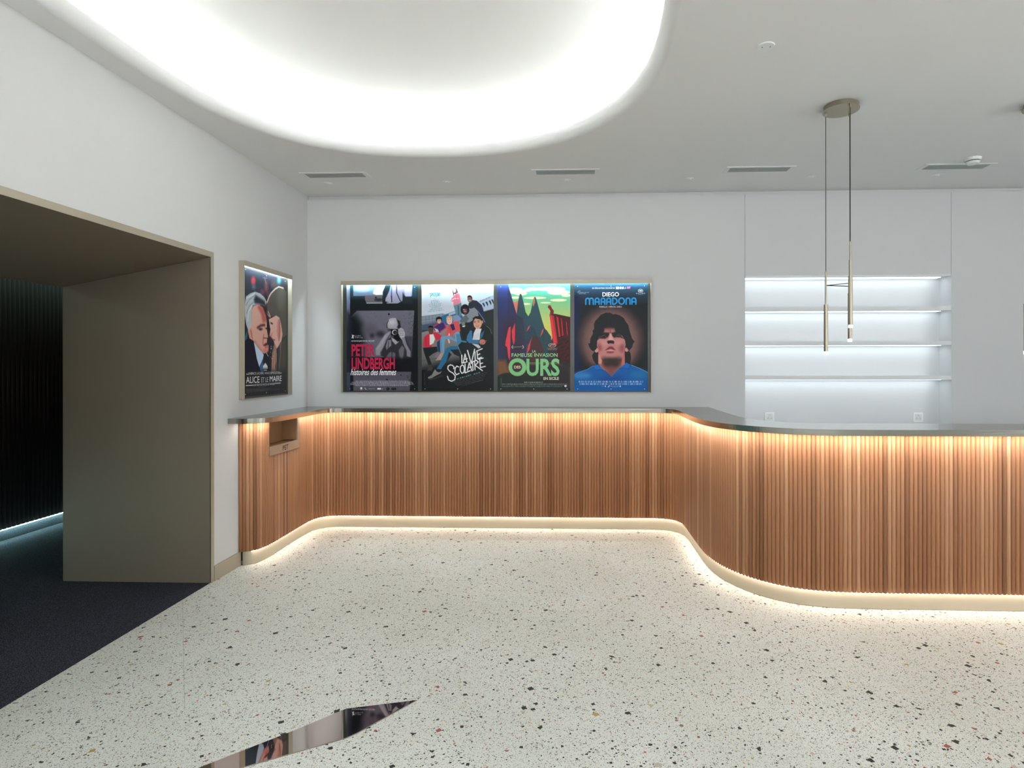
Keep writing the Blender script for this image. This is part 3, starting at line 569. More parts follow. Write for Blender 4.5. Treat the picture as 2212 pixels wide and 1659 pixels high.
('L',[(78.1,36.7),(84.9,46.1),(88.0,51.9)],0.63,(150,154,160),0.5,1),
('P',[(53.0,49.8),(60.8,40.9),(66.1,46.1),(60.8,54.0),(54.6,52.4)],(92,104,112),2,1),
('P',[(66.5,34.1),(66.2,36.4),(65.3,38.4),(63.9,40.0),(62.2,41.0),(60.3,41.3),(58.4,41.0),(56.7,40.0),(55.3,38.4),(54.5,36.4),(54.2,34.1),(54.5,31.9),(55.3,29.9),(56.7,28.3),(58.4,27.3),(60.3,26.9),(62.2,27.3),(63.9,28.3),(65.3,29.9),(66.2,31.9)],(26,24,28),1,1),
('P',[(57.4,33.1),(62.9,33.1),(63.4,38.3),(60.3,40.4),(57.4,36.7)],(112,70,74),1.5,1),
('L',[(58.0,34.1),(59.5,34.6)],0.63,(220,190,190),0.4,1),
('L',[(58.7,37.0),(61.9,36.7)],0.63,(210,170,170),0.4,1),
('P',[(53.0,54.5),(62.9,51.9),(71.3,52.4),(70.2,62.9),(67.1,75.4),(58.2,75.4),(54.6,62.9)],(36,40,42),1.5,1),
('P',[(60.5,54.0),(60.3,54.8),(60.0,55.6),(59.4,56.2),(58.7,56.6),(58.0,56.7),(57.2,56.6),(56.5,56.2),(55.9,55.6),(55.6,54.8),(55.5,54.0),(55.6,53.1),(55.9,52.4),(56.5,51.8),(57.2,51.4),(58.0,51.3),(58.7,51.4),(59.4,51.8),(60.0,52.4),(60.3,53.1)],(120,130,112),1.2,1),
('P',[(56.4,57.1),(60.8,56.1),(59.8,58.2),(56.9,58.4)],(225,225,225),0.6,1),
('P',[(72.3,59.2),(87.0,55.5),(93.7,59.2),(100.5,71.2),(100.5,109.9),(87.0,99.4),(76.5,87.9),(62.9,78.5),(66.1,68.1)],(30,35,38),1,1),
('L',[(90.1,57.1),(94.8,60.8),(97.4,68.1)],0.47,(120,126,130),0.8,1),
('P',[(67.6,62.9),(70.2,63.9),(70.2,73.3),(79.6,75.4),(79.6,81.7),(66.1,80.6),(62.1,76.4),(63.4,70.2)],(58,114,158),0.8,1),
('P',[(81.7,68.1),(87.0,62.9),(84.9,71.2),(81.2,76.4)],(40,104,130),1,1),
('P',[(75.5,60.2),(83.3,60.8),(81.2,68.1),(80.7,76.2),(70.8,75.9),(72.3,67.0)],(216,216,222),0.8,1),
('L',[(71.8,71.2),(79.6,67.6)],0.31,(160,160,170),0.6,1),
('L',[(71.8,73.3),(79.6,69.6)],0.31,(160,160,170),0.6,1),
('L',[(71.8,75.4),(79.6,71.7)],0.31,(160,160,170),0.6,1),
('P',[(83.7,53.2),(83.4,55.6),(82.5,57.8),(81.3,59.5),(79.6,60.6),(77.8,61.0),(76.0,60.6),(74.4,59.5),(73.1,57.8),(72.2,55.6),(72.0,53.2),(72.2,50.8),(73.1,48.6),(74.4,46.9),(76.0,45.7),(77.8,45.4),(79.6,45.7),(81.3,46.9),(82.5,48.6),(83.4,50.8)],(206,156,132),0.8,1),
('P',[(71.3,50.8),(71.0,46.1),(74.9,43.5),(80.7,44.0),(84.1,48.2),(84.1,51.9),(81.7,48.2),(74.4,46.7)],(34,27,26),0.8,1),
('P',[(85.4,51.6),(85.4,52.3),(85.2,52.9),(84.9,53.4),(84.5,53.7),(84.1,53.8),(83.7,53.7),(83.3,53.4),(83.0,52.9),(82.8,52.3),(82.7,51.6),(82.8,50.9),(83.0,50.3),(83.3,49.8),(83.7,49.5),(84.1,49.4),(84.5,49.5),(84.9,49.8),(85.2,50.3),(85.4,50.9)],(190,135,115),0.7,1),
('L',[(72.9,51.1),(75.2,50.4)],0.68,(40,28,26),0.4,1),
('L',[(77.6,50.3),(80.7,49.8)],0.68,(40,28,26),0.4,1),
('P',[(75.1,52.4),(75.1,52.5),(74.9,52.7),(74.7,52.7),(74.4,52.8),(74.2,52.8),(73.9,52.8),(73.6,52.7),(73.4,52.7),(73.3,52.5),(73.2,52.4),(73.3,52.3),(73.4,52.2),(73.6,52.1),(73.9,52.0),(74.2,52.0),(74.4,52.0),(74.7,52.1),(74.9,52.2),(75.1,52.3)],(40,26,24),0.5,1),
('P',[(80.1,51.6),(80.0,51.8),(79.9,51.9),(79.7,52.0),(79.4,52.0),(79.1,52.0),(78.8,52.0),(78.6,52.0),(78.4,51.9),(78.2,51.8),(78.2,51.6),(78.2,51.5),(78.4,51.4),(78.6,51.3),(78.8,51.2),(79.1,51.2),(79.4,51.2),(79.7,51.3),(79.9,51.4),(80.0,51.5)],(40,26,24),0.5,1),
('L',[(75.2,57.1),(77.6,57.6),(79.9,56.1)],0.52,(150,70,70),0.4,1),
('L',[(76.5,52.4),(75.7,55.0),(77.0,55.3)],0.42,(170,115,95),0.8,1),
('P',[(88.8,79.0),(88.6,80.2),(87.9,81.3),(87.0,82.1),(85.7,82.6),(84.3,82.8),(83.0,82.6),(81.7,82.1),(80.7,81.3),(80.1,80.2),(79.9,79.0),(80.1,77.9),(80.7,76.8),(81.7,76.0),(83.0,75.5),(84.3,75.3),(85.7,75.5),(87.0,76.0),(87.9,76.8),(88.6,77.9)],(190,122,104),0.8,1),
('L',[(81.7,82.4),(90.1,77.2)],0.94,(150,90,75),1,1),
('P',[(69.7,81.1),(78.6,82.4),(82.3,86.1),(79.1,88.2)],(200,200,205),0.8,1),
('P',[(35.8,57.1),(39.9,54.0),(46.2,50.6),(51.4,50.3),(53.0,57.6),(53.8,63.9),(46.2,67.0),(39.9,71.2),(31.9,71.2),(33.7,64.9)],(208,86,88),0.7,1),
('P',[(39.4,55.0),(44.6,54.0),(46.7,61.8),(42.6,63.4)],(48,44,96),0.8,1),
('L',[(39.4,57.1),(39.9,68.1)],0.52,(130,40,50),1,1),
('L',[(38.4,68.1),(37.3,75.4),(38.4,79.6)],2.3,(224,176,170),0.8,1),
('P',[(42.7,49.3),(42.5,51.0),(41.9,52.6),(41.0,53.8),(39.9,54.6),(38.6,54.9),(37.4,54.6),(36.2,53.8),(35.3,52.6),(34.8,51.0),(34.6,49.3),(34.8,47.5),(35.3,46.0),(36.2,44.7),(37.4,43.9),(38.6,43.6),(39.9,43.9),(41.0,44.7),(41.9,46.0),(42.5,47.5)],(226,184,170),0.7,1),
('P',[(33.9,47.7),(34.7,44.0),(38.9,42.0),(42.6,43.5),(43.3,47.7),(41.5,45.9),(37.3,45.4),(34.7,47.2)],(196,164,112),0.7,1),
('L',[(36.3,48.5),(37.3,48.1)],0.47,(60,45,45),0.4,1),
('L',[(39.2,47.6),(40.5,47.2)],0.47,(60,45,45),0.4,1),
('L',[(37.9,52.1),(39.9,51.4)],0.47,(170,90,90),0.4,1),
('P',[(16.4,57.6),(22.2,54.0),(31.6,51.9),(34.2,59.2),(25.3,66.0),(17.5,62.9)],(56,48,104),0.7,1),
('L',[(16.7,57.6),(22.2,54.2)],1.36,(204,40,92),0.4,1),
('L',[(31.3,52.4),(33.9,59.2),(26.4,64.4)],1.57,(204,40,92),0.4,1),
('P',[(17.5,59.7),(22.2,61.3),(24.3,64.9),(20.1,64.9)],(215,190,185),1,1),
('P',[(28.3,47.7),(28.1,48.9),(27.5,50.0),(26.5,50.8),(25.3,51.4),(24.0,51.6),(22.7,51.4),(21.5,50.8),(20.6,50.0),(19.9,48.9),(19.7,47.7),(19.9,46.5),(20.6,45.4),(21.5,44.6),(22.7,44.0),(24.0,43.8),(25.3,44.0),(26.5,44.6),(27.5,45.4),(28.1,46.5)],(24,22,24),0.8,1),
('P',[(27.2,49.8),(27.1,51.0),(26.6,52.1),(26.0,53.0),(25.2,53.6),(24.3,53.8),(23.4,53.6),(22.6,53.0),(21.9,52.1),(21.5,51.0),(21.4,49.8),(21.5,48.6),(21.9,47.5),(22.6,46.6),(23.4,46.0),(24.3,45.8),(25.2,46.0),(26.0,46.6),(26.6,47.5),(27.1,48.6)],(204,152,132),0.7,1),
('L',[(23.0,51.6),(25.3,51.4)],0.52,(240,225,220),0.4,1),
('P',[(21.1,45.1),(27.4,45.1),(26.9,47.2),(21.7,47.7)],(24,22,24),1,1),
('P',[(25.3,69.1),(26.9,71.2),(37.9,70.2),(46.7,75.4),(45.7,67.0),(49.3,64.2),(52.5,66.0),(54.6,74.3),(55.6,78.5),(52.0,79.6),(47.8,78.5),(39.9,75.4),(33.2,74.3),(31.6,81.7),(31.3,93.7),(26.4,93.7),(25.6,78.5)],(112,156,192),0.8,1),
('L',[(26.4,74.3),(28.5,93.1)],0.73,(80,120,160),1.5,1),
('P',[(21.1,79.6),(25.3,75.4),(25.8,93.1),(22.2,92.1)],(44,62,92),1,1),
('P',[(2.6,75.4),(3.9,71.2),(10.7,66.5),(16.4,65.5),(22.2,66.5),(27.9,70.7),(25.3,75.9),(20.1,76.4),(18.0,71.2),(14.9,74.3),(13.8,85.8),(2.1,86.4)],(206,46,74),0.8,1),
('L',[(5.5,73.3),(6.0,84.8)],0.52,(140,25,45),1,1),
('P',[(11.0,68.6),(16.4,68.1),(18.5,74.9),(15.9,81.7),(11.2,83.2)],(222,220,218),0.8,1),
('P',[(16.2,62.6),(16.1,64.3),(15.6,65.8),(14.8,67.0),(13.9,67.8),(12.8,68.1),(11.7,67.8),(10.8,67.0),(10.0,65.8),(9.5,64.3),(9.3,62.6),(9.5,60.9),(10.0,59.4),(10.8,58.2),(11.7,57.4),(12.8,57.1),(13.9,57.4),(14.8,58.2),(15.6,59.4),(16.1,60.9)],(92,64,58),0.7,1),
('P',[(9.1,60.2),(9.7,57.1),(12.8,56.1),(15.9,57.6),(16.4,60.8),(14.9,58.9),(10.7,58.9)],(20,18,20),0.5,1),
('L',[(11.2,62.1),(12.3,62.1)],0.42,(20,14,14),0.4,1),
('L',[(13.8,61.9),(14.9,61.8)],0.42,(20,14,14),0.4,1),
('L',[(12.3,65.5),(13.8,65.5)],0.42,(150,90,90),0.4,1),
('P',[(1.6,86.9),(21.1,85.3),(22.2,92.1),(16.4,94.7),(10.2,98.9),(15.9,115.1),(10.7,115.1),(3.4,94.2)],(32,36,38),0.8,1),
('P',[(19.6,83.2),(19.4,83.9),(19.0,84.4),(18.3,84.9),(17.4,85.2),(16.4,85.3),(15.5,85.2),(14.6,84.9),(13.9,84.4),(13.5,83.9),(13.3,83.2),(13.5,82.6),(13.9,82.0),(14.6,81.5),(15.5,81.2),(16.4,81.1),(17.4,81.2),(18.3,81.5),(19.0,82.0),(19.4,82.6)],(150,110,105),2,1),
('P',[(26.4,94.2),(31.3,93.7),(26.4,103.6),(19.1,104.6)],(170,150,140),1,1),
('P',[(18.5,97.3),(22.2,93.7),(24.8,94.2),(22.2,101.0),(18.0,100.5)],(130,110,130),1,1),
('P',[(9.7,110.4),(13.8,109.9),(15.4,115.1),(13.3,119.3),(9.1,118.2),(7.0,120.3)],(70,62,62),1.5,1),
('P',[(34.2,87.7),(39.9,84.8),(50.1,84.3),(51.4,89.2),(39.9,91.8),(37.3,103.3),(30.5,111.2),(26.9,116.9),(20.6,115.9),(25.3,108.6),(29.0,99.2)],(42,106,146),0.8,1),
('P',[(37.9,92.9),(41.5,96.0),(32.6,110.1),(28.5,119.0),(26.4,118.0),(34.7,105.9)],(34,34,36),1.5,1),
('P',[(47.8,67.8),(53.0,68.3),(55.1,76.7),(63.4,78.5),(55.6,84.0),(49.9,84.0)],(72,130,170),0.9,1),
('P',[(50.4,84.0),(55.6,78.8),(69.7,81.7),(78.6,89.2),(71.3,92.9),(55.6,97.1),(51.4,89.2),(39.9,89.7),(45.2,96.0),(54.6,100.2)],(36,40,44),1.2,1),
('L',[(50.4,84.5),(55.1,96.0)],0.52,(150,160,165),0.6,1),
('P',[(8.6,127.6),(13.8,124.7),(18.5,116.4),(21.1,120.0),(24.3,121.1),(27.9,119.0),(26.4,122.1),(20.1,125.3),(13.8,128.9),(9.1,129.7)],(132,132,128),0.8,1),
('L',[(10.2,131.0),(18.0,129.4),(29.0,125.3)],0.84,(70,72,70),1.5,1),
('L',[(55.8,97.1),(55.9,108.3),(61.4,106.9)],1.41,(238,238,238),0.3,1),
('L',[(58.0,106.7),(60.3,95.5),(62.9,106.5)],1.41,(238,238,238),0.3,1),
('L',[(58.9,103.1),(63.2,102.0)],1.41,(238,238,238),0.3,1),
('L',[(63.7,90.7),(68.9,108.8),(73.6,89.0)],1.41,(238,238,238),0.3,1),
('L',[(74.1,92.9),(74.4,103.3)],1.41,(238,238,238),0.3,1),
('L',[(76.2,91.7),(84.1,88.3)],1.41,(238,238,238),0.3,1),
('L',[(76.9,91.8),(77.8,102.3),(82.9,100.2)],1.41,(238,238,238),0.3,1),
('L',[(77.3,97.1),(80.8,95.6)],1.41,(238,238,238),0.3,1),
('L',[(44.4,115.9),(45.2,114.0),(43.1,111.4),(39.9,110.5),(36.8,112.2),(36.3,115.9),(38.4,119.0),(43.6,122.1),(46.7,125.8),(46.0,131.0),(41.5,133.2),(37.3,131.3),(35.8,126.3)],1.41,(238,238,238),0.3,1),
('L',[(51.4,113.5),(48.8,112.2),(46.5,115.3),(46.0,120.6),(48.3,124.2),(52.0,122.4)],1.41,(238,238,238),0.3,1),
('L',[(56.4,110.6),(53.8,113.3),(53.5,118.5),(55.6,122.2),(58.5,121.1),(59.4,115.9),(58.2,111.7),(56.4,110.6)],1.41,(238,238,238),0.3,1),
('L',[(60.3,109.3),(60.4,121.7),(67.4,118.6)],1.41,(238,238,238),0.3,1),
('L',[(63.6,118.2),(66.1,107.4),(69.8,119.0)],1.41,(238,238,238),0.3,1),
('L',[(64.6,114.6),(68.9,113.4)],1.41,(238,238,238),0.3,1),
('L',[(70.7,106.5),(71.4,118.0)],1.41,(238,238,238),0.3,1),
('L',[(73.5,105.2),(74.2,117.4)],1.41,(238,238,238),0.3,1),
('L',[(71.5,106.0),(75.7,104.3),(78.6,106.7),(74.4,111.2),(84.3,118.5)],1.41,(238,238,238),0.3,1),
('L',[(78.9,102.9),(85.3,101.2)],1.41,(238,238,238),0.3,1),
('L',[(80.7,103.1),(81.5,114.3),(88.3,112.7)],1.41,(238,238,238),0.3,1),
('L',[(81.2,109.2),(84.6,108.0)],1.41,(238,238,238),0.3,1),
('T',[(62.9,123.8),(67.6,122.8)],0.73,(90,165,160),0.8),
('T',[(48.9,130.2),(69.5,124.2)],1.78,(120,205,190),0.8),
('T',[(71.8,123.6),(82.0,120.7)],1.78,(120,205,190),0.8),
('T',[(43.1,134.4),(90.6,120.8)],0.68,(105,105,108),0.8),
('T',[(44.6,135.6),(89.3,123.4)],0.68,(105,105,108),0.8),
('T',[(46.2,136.7),(88.0,126.0)],0.68,(105,105,108),0.8),
('T',[(47.8,137.9),(86.7,128.7)],0.68,(105,105,108),0.8),
('T',[(49.3,139.0),(85.4,131.3)],0.68,(105,105,108),0.8),
('T',[(55.6,139.9),(84.9,131.5)],0.84,(120,120,122),0.6),
('T',[(12.8,22.4),(24.3,21.0)],1.36,(88,142,160),0.85),
('T',[(12.5,24.8),(24.8,23.2)],1.36,(88,142,160),0.85),
('T',[(9.9,27.2),(27.7,25.5)],1.36,(88,142,160),0.85),
('T',[(10.7,29.6),(27.4,27.7)],1.36,(88,142,160),0.85),
('T',[(13.0,32.0),(25.6,29.9)],1.36,(88,142,160),0.85),
('T',[(11.5,34.4),(28.5,32.2)],1.36,(88,142,160),0.85),
('T',[(9.1,36.8),(31.3,34.4)],1.36,(88,142,160),0.85),
('T',[(6.3,15.3),(10.2,14.8)],0.52,(140,170,185),0.8),
('T',[(16.2,19.6),(18.8,19.4)],0.52,(110,150,165),0.8),
('L',[(12.3,11.9),(12.5,16.9)],0.68,(40,150,195),0.3,1),
('L',[(10.2,12.2),(13.8,11.4),(14.9,13.2),(12.8,14.5)],0.68,(40,150,195),0.3,1),
('L',[(14.1,15.3),(15.4,11.9),(16.7,15.3)],0.68,(40,150,195),0.3,1),
('L',[(15.9,11.7),(19.1,11.1)],0.68,(40,150,195),0.3,1),
('L',[(17.5,11.4),(17.7,15.8)],0.68,(40,150,195),0.3,1),
('L',[(21.7,11.1),(19.3,11.9),(19.8,15.6),(22.2,14.8)],0.68,(40,150,195),0.3,1),
('L',[(19.5,13.5),(21.4,13.2)],0.68,(40,150,195),0.3,1),
('L',[(22.2,15.3),(22.3,11.1),(23.8,15.3),(23.9,10.6)],0.68,(40,150,195),0.3,1),
('L',[(25.8,11.1),(24.3,11.9),(25.8,13.5),(24.3,14.8)],0.68,(40,150,195),0.3,1),
('L',[(3.9,122.1),(4.2,138.8)],0.31,(90,92,94),0.5,1),
],
'mountains': [
('Y',[(-3.3,-3.2),(102.9,23.9)],(70,196,190),(120,196,150),1),
('Y',[(-3.3,23.9),(102.9,57.2)],(128,194,140),(214,208,112),1),
('P',[(-3.3,57.2),(102.9,57.2),(102.9,150.9),(-3.3,150.9)],(214,204,108),0.3,1),
('P',[(35.7,8.8),(35.2,10.1),(33.6,11.4),(31.2,12.3),(28.1,13.0),(24.8,13.2),(21.4,13.0),(18.3,12.3),(15.9,11.4),(14.4,10.1),(13.8,8.8),(14.4,7.4),(15.9,6.2),(18.3,5.3),(21.4,4.6),(24.8,4.4),(28.1,4.6),(31.2,5.3),(33.6,6.2),(35.2,7.4)],(238,232,192),1,1),
('P',[(40.9,12.4),(40.5,13.3),(39.2,14.2),(37.3,14.8),(34.8,15.2),(32.1,15.4),(29.3,15.2),(26.9,14.8),(24.9,14.2),(23.6,13.3),(23.2,12.4),(23.6,11.5),(24.9,10.7),(26.9,10.1),(29.3,9.7),(32.1,9.5),(34.8,9.7),(37.3,10.1),(39.2,10.7),(40.5,11.5)],(238,232,192),1,1),
('P',[(60.2,6.7),(59.6,7.4),(58.0,7.9),(55.5,8.4),(52.3,8.7),(48.7,8.8),(45.2,8.7),(42.0,8.4),(39.5,7.9),(37.8,7.4),(37.3,6.7),(37.8,6.1),(39.5,5.5),(42.0,5.0),(45.2,4.7),(48.7,4.6),(52.3,4.7),(55.5,5.0),(58.0,5.5),(59.6,6.1)],(238,232,192),1,1),
('P',[(93.5,6.7),(92.5,7.6),(89.7,8.4),(85.3,9.1),(79.8,9.5),(73.7,9.6),(67.6,9.5),(62.1,9.1),(57.7,8.4),(54.9,7.6),(53.9,6.7),(54.9,5.8),(57.7,5.0),(62.1,4.4),(67.6,3.9),(73.7,3.8),(79.8,3.9),(85.3,4.4),(89.7,5.0),(92.5,5.8)],(238,232,192),1,1),
('P',[(99.7,11.4),(99.0,12.4),(96.8,13.4),(93.3,14.1),(88.9,14.6),(84.1,14.7),(79.3,14.6),(74.9,14.1),(71.5,13.4),(69.3,12.4),(68.5,11.4),(69.3,10.4),(71.5,9.4),(74.9,8.7),(79.3,8.2),(84.1,8.1),(88.9,8.2),(93.3,8.7),(96.8,9.4),(99.0,10.4)],(238,232,192),1,1),
('P',[(32.1,18.2),(31.7,18.7),(30.7,19.1),(29.1,19.5),(27.0,19.8),(24.8,19.8),(22.5,19.8),(20.5,19.5),(18.9,19.1),(17.8,18.7),(17.5,18.2),(17.8,17.7),(18.9,17.2),(20.5,16.8),(22.5,16.6),(24.8,16.5),(27.0,16.6),(29.1,16.8),(30.7,17.2),(31.7,17.7)],(238,232,192),1,1),
('P',[(67.5,18.7),(66.7,19.2),(64.5,19.7),(61.0,20.0),(56.7,20.3),(51.8,20.4),(47.0,20.3),(42.7,20.0),(39.2,19.7),(37.0,19.2),(36.2,18.7),(37.0,18.2),(39.2,17.7),(42.7,17.3),(47.0,17.1),(51.8,17.0),(56.7,17.1),(61.0,17.3),(64.5,17.7),(66.7,18.2)],(238,232,192),1,1),
('P',[(95.6,22.0),(95.0,22.6),(93.4,23.1),(90.9,23.5),(87.7,23.8),(84.1,23.9),(80.6,23.8),(77.4,23.5),(74.9,23.1),(73.2,22.6),(72.7,22.0),(73.2,21.4),(74.9,20.9),(77.4,20.5),(80.6,20.2),(84.1,20.1),(87.7,20.2),(90.9,20.5),(93.4,20.9),(95.0,21.4)],(238,232,192),1,1),
('P',[(45.6,27.0),(45.3,27.4),(44.4,27.8),(43.0,28.0),(41.3,28.2),(39.3,28.3),(37.4,28.2),(35.7,28.0),(34.3,27.8),(33.4,27.4),(33.1,27.0),(33.4,26.6),(34.3,26.3),(35.7,26.0),(37.4,25.8),(39.3,25.8),(41.3,25.8),(43.0,26.0),(44.4,26.3),(45.3,26.6)],(238,232,192),1,1),
('P',[(73.7,25.5),(73.4,25.8),(72.3,26.1),(70.7,26.3),(68.7,26.4),(66.4,26.5),(64.2,26.4),(62.1,26.3),(60.5,26.1),(59.5,25.8),(59.1,25.5),(59.5,25.1),(60.5,24.8),(62.1,24.6),(64.2,24.5),(66.4,24.4),(68.7,24.5),(70.7,24.6),(72.3,24.8),(73.4,25.1)],(238,232,192),1,1),
('P',[(100.8,15.6),(100.5,16.2),(99.6,16.8),(98.2,17.2),(96.5,17.5),(94.5,17.6),(92.6,17.5),(90.9,17.2),(89.5,16.8),(88.6,16.2),(88.3,15.6),(88.6,14.9),(89.5,14.3),(90.9,13.9),(92.6,13.6),(94.5,13.5),(96.5,13.6),(98.2,13.9),(99.6,14.3),(100.5,14.9)],(238,232,192),1,1),
('P',[(46.6,8.8),(46.3,9.2),(45.4,9.5),(44.1,9.8),(42.3,10.0),(40.4,10.0),(38.5,10.0),(36.7,9.8),(35.3,9.5),(34.4,9.2),(34.1,8.8),(34.4,8.4),(35.3,8.1),(36.7,7.8),(38.5,7.6),(40.4,7.5),(42.3,7.6),(44.1,7.8),(45.4,8.1),(46.3,8.4)],(238,232,192),1,1),
('L',[(42.5,8.5),(58.1,7.4)],0.52,(190,120,90),1,1),
('P',[(19.6,22.3),(24.8,24.4),(30.0,20.8),(31.2,28.1),(26.8,42.6),(25.8,42.6)],(214,122,102),0.7,1),
('P',[(26.3,41.1),(28.9,21.8),(31.0,13.0),(33.1,14.0),(36.2,26.0),(38.8,38.5),(42.5,43.9),(45.6,38.5),(48.7,23.9),(50.8,17.1),(52.9,18.2),(57.0,33.3),(61.2,48.9),(64.9,60.3),(73.7,71.8),(73.7,107.2),(35.2,107.2),(30.0,57.2)],(48,78,88),0.7,1),
('P',[(29.5,18.7),(31.5,12.6),(33.3,15.6),(34.7,21.8),(32.1,28.1),(28.9,38.5),(26.8,40.6)],(60,66,78),2,0.7),
('P',[(49.2,22.9),(51.3,17.6),(51.8,23.9),(49.8,30.1),(48.7,29.1)],(205,120,86),2,1),
('P',[(-0.0,-5.3),(13.1,-5.3),(26.8,42.6),(35.2,46.8),(37.8,70.8),(40.4,107.2),(-0.0,109.3)],(50,54,92),0.8,1),
('Y',[(-0.0,-0.1),(14.4,46.8)],(46,70,150),(52,54,92),0.6),
('P',[(39.3,78.0),(38.5,88.7),(36.0,98.2),(32.0,105.8),(27.1,110.7),(21.6,112.4),(16.2,110.7),(11.2,105.8),(7.3,98.2),(4.8,88.7),(3.9,78.0),(4.8,67.4),(7.3,57.8),(11.2,50.2),(16.2,45.4),(21.6,43.7),(27.1,45.4),(32.0,50.2),(36.0,57.8),(38.5,67.4)],(62,48,66),14,0.8),
('P',[(26.8,44.2),(31.0,45.8),(36.2,59.3),(37.8,70.8),(35.2,78.0),(25.8,63.5)],(46,58,74),2,1),
('P',[(37.3,70.8),(41.4,60.3),(46.6,56.2),(51.8,63.5),(57.0,76.0),(52.9,82.2),(38.3,82.2)],(46,64,82),0.8,1),
('P',[(39.9,65.0),(42.5,58.3),(45.4,56.0),(43.0,61.4)],(220,100,88),0.5,1),
('P',[(57.0,76.0),(59.7,66.6),(63.8,60.6),(68.0,63.5),(73.7,72.8),(75.8,107.2),(57.0,107.2)],(44,72,82),0.8,1),
('P',[(58.6,72.8),(61.2,63.5),(63.8,60.9),(62.3,66.6)],(216,92,84),0.6,1),
('P',[(39.3,107.2),(43.5,84.3),(47.2,72.8),(51.8,70.2),(57.0,73.9),(62.3,86.4),(65.4,107.2)],(76,50,52),0.8,1),
('P',[(39.6,96.8),(42.5,83.3),(48.2,71.6),(45.6,80.1),(44.0,89.5)],(222,68,78),0.5,1),
('P',[(67.5,107.2),(69.5,88.5),(75.8,72.8),(84.1,81.2),(84.1,107.2)],(60,50,58),1,1),
('P',[(15.4,59.3),(18.3,57.7),(17.7,78.0),(17.0,105.1),(14.9,101.0),(13.3,86.4),(10.7,84.3),(11.2,78.0)],(222,66,78),0.6,1),
('P',[(19.6,63.5),(24.2,53.1),(23.9,78.0),(22.2,84.3),(20.1,73.9)],(214,62,74),0.6,1),
('P',[(71.4,41.6),(78.9,40.6),(102.9,45.8),(102.9,114.5),(84.1,109.3),(80.0,83.3)],(72,26,28),0.7,1),
('P',[(71.6,42.2),(75.3,42.8),(81.0,80.6),(78.9,85.9),(75.8,76.0)],(226,56,66),0.5,1),
('P',[(76.0,42.6),(77.4,43.2),(82.6,80.1),(81.2,83.3)],(210,48,56),0.4,1),
('P',[(81.0,44.2),(83.6,45.8),(86.7,73.9),(84.6,71.8)],(206,48,52),0.5,1),
('P',[(87.2,46.8),(88.5,47.8),(90.9,69.7),(88.8,71.8)],(180,40,44),0.5,1),
('P',[(94.0,51.0),(95.4,53.1),(96.6,70.8),(95.4,68.7)],(196,44,48),0.5,1),
('L',[(82.0,73.9),(89.3,71.8)],0.94,(24,22,30),0.6,1),
('L',[(87.8,77.2),(93.5,74.9)],0.94,(24,22,30),0.6,1),
('L',[(93.5,80.5),(97.7,78.0)],0.94,(24,22,30),0.6,1),
('L',[(82.0,83.9),(89.3,81.2)],0.94,(24,22,30),0.6,1),
('L',[(87.8,87.2),(93.5,84.3)],0.94,(24,22,30),0.6,1),
('L',[(93.5,90.5),(97.7,87.4)],0.94,(24,22,30),0.6,1),
('L',[(82.0,93.9),(89.3,90.5)],0.94,(24,22,30),0.6,1),
('L',[(87.8,97.2),(93.5,93.7)],0.94,(24,22,30),0.6,1),
('L',[(93.5,100.5),(97.7,96.8)],0.94,(24,22,30),0.6,1),
('L',[(82.0,103.9),(89.3,99.9)],0.94,(24,22,30),0.6,1),
('L',[(87.8,107.2),(93.5,103.0)],0.94,(24,22,30),0.6,1),
('L',[(93.5,110.5),(97.7,106.2)],0.94,(24,22,30),0.6,1),
('P',[(69.1,31.4),(70.6,28.6),(73.3,29.3),(75.0,33.3),(77.5,36.4),(77.3,41.1),(72.1,41.1),(72.9,36.4)],(120,34,34),0.5,1),
('P',[(36.4,86.2),(36.0,87.3),(34.8,88.4),(32.9,89.2),(30.5,89.7),(27.9,89.9),(25.3,89.7),(22.9,89.2),(21.0,88.4),(19.8,87.3),(19.4,86.2),(19.8,85.0),(21.0,84.0),(22.9,83.1),(25.3,82.6),(27.9,82.4),(30.5,82.6),(32.9,83.1),(34.8,84.0),(36.0,85.0)],(210,212,200),0.3,1),
('P',[(35.6,86.2),(35.2,87.1),(34.1,88.0),(32.4,88.7),(30.3,89.1),(27.9,89.3),(25.5,89.1),(23.4,88.7),(21.7,88.0),(20.6,87.1),(20.2,86.2),(20.6,85.2),(21.7,84.3),(23.4,83.6),(25.5,83.2),(27.9,83.0),(30.3,83.2),(32.4,83.6),(34.1,84.3),(35.2,85.2)],(52,46,60),0.3,1),
('P',[(21.6,82.2),(34.1,82.2),(34.1,90.5),(21.6,90.5)],(52,46,60),0.3,1),
('T',[(21.4,86.2),(34.3,85.5)],1.67,(200,200,190),0.8),
('P',[(80.7,83.8),(80.4,84.6),(79.7,85.4),(78.5,86.0),(76.9,86.3),(75.3,86.5),(73.6,86.3),(72.1,86.0),(70.9,85.4),(70.1,84.6),(69.9,83.8),(70.1,82.9),(70.9,82.2),(72.1,81.6),(73.6,81.2),(75.3,81.1),(76.9,81.2),(78.5,81.6),(79.7,82.2),(80.4,82.9)],(205,205,190),0.3,1),
('P',[(80.1,83.8),(79.8,84.4),(79.1,85.1),(78.1,85.5),(76.8,85.9),(75.3,86.0),(73.8,85.9),(72.5,85.5),(71.4,85.1),(70.7,84.4),(70.5,83.8),(70.7,83.1),(71.4,82.5),(72.5,82.0),(73.8,81.7),(75.3,81.6),(76.8,81.7),(78.1,82.0),(79.1,82.5),(79.8,83.1)],(120,40,46),0.3,1),
('L',[(72.1,84.3),(74.8,83.0),(78.4,83.3)],0.73,(205,205,190),0.4,1),
('T',[(68.3,88.0),(82.7,88.0)],1.04,(190,190,178),0.8),
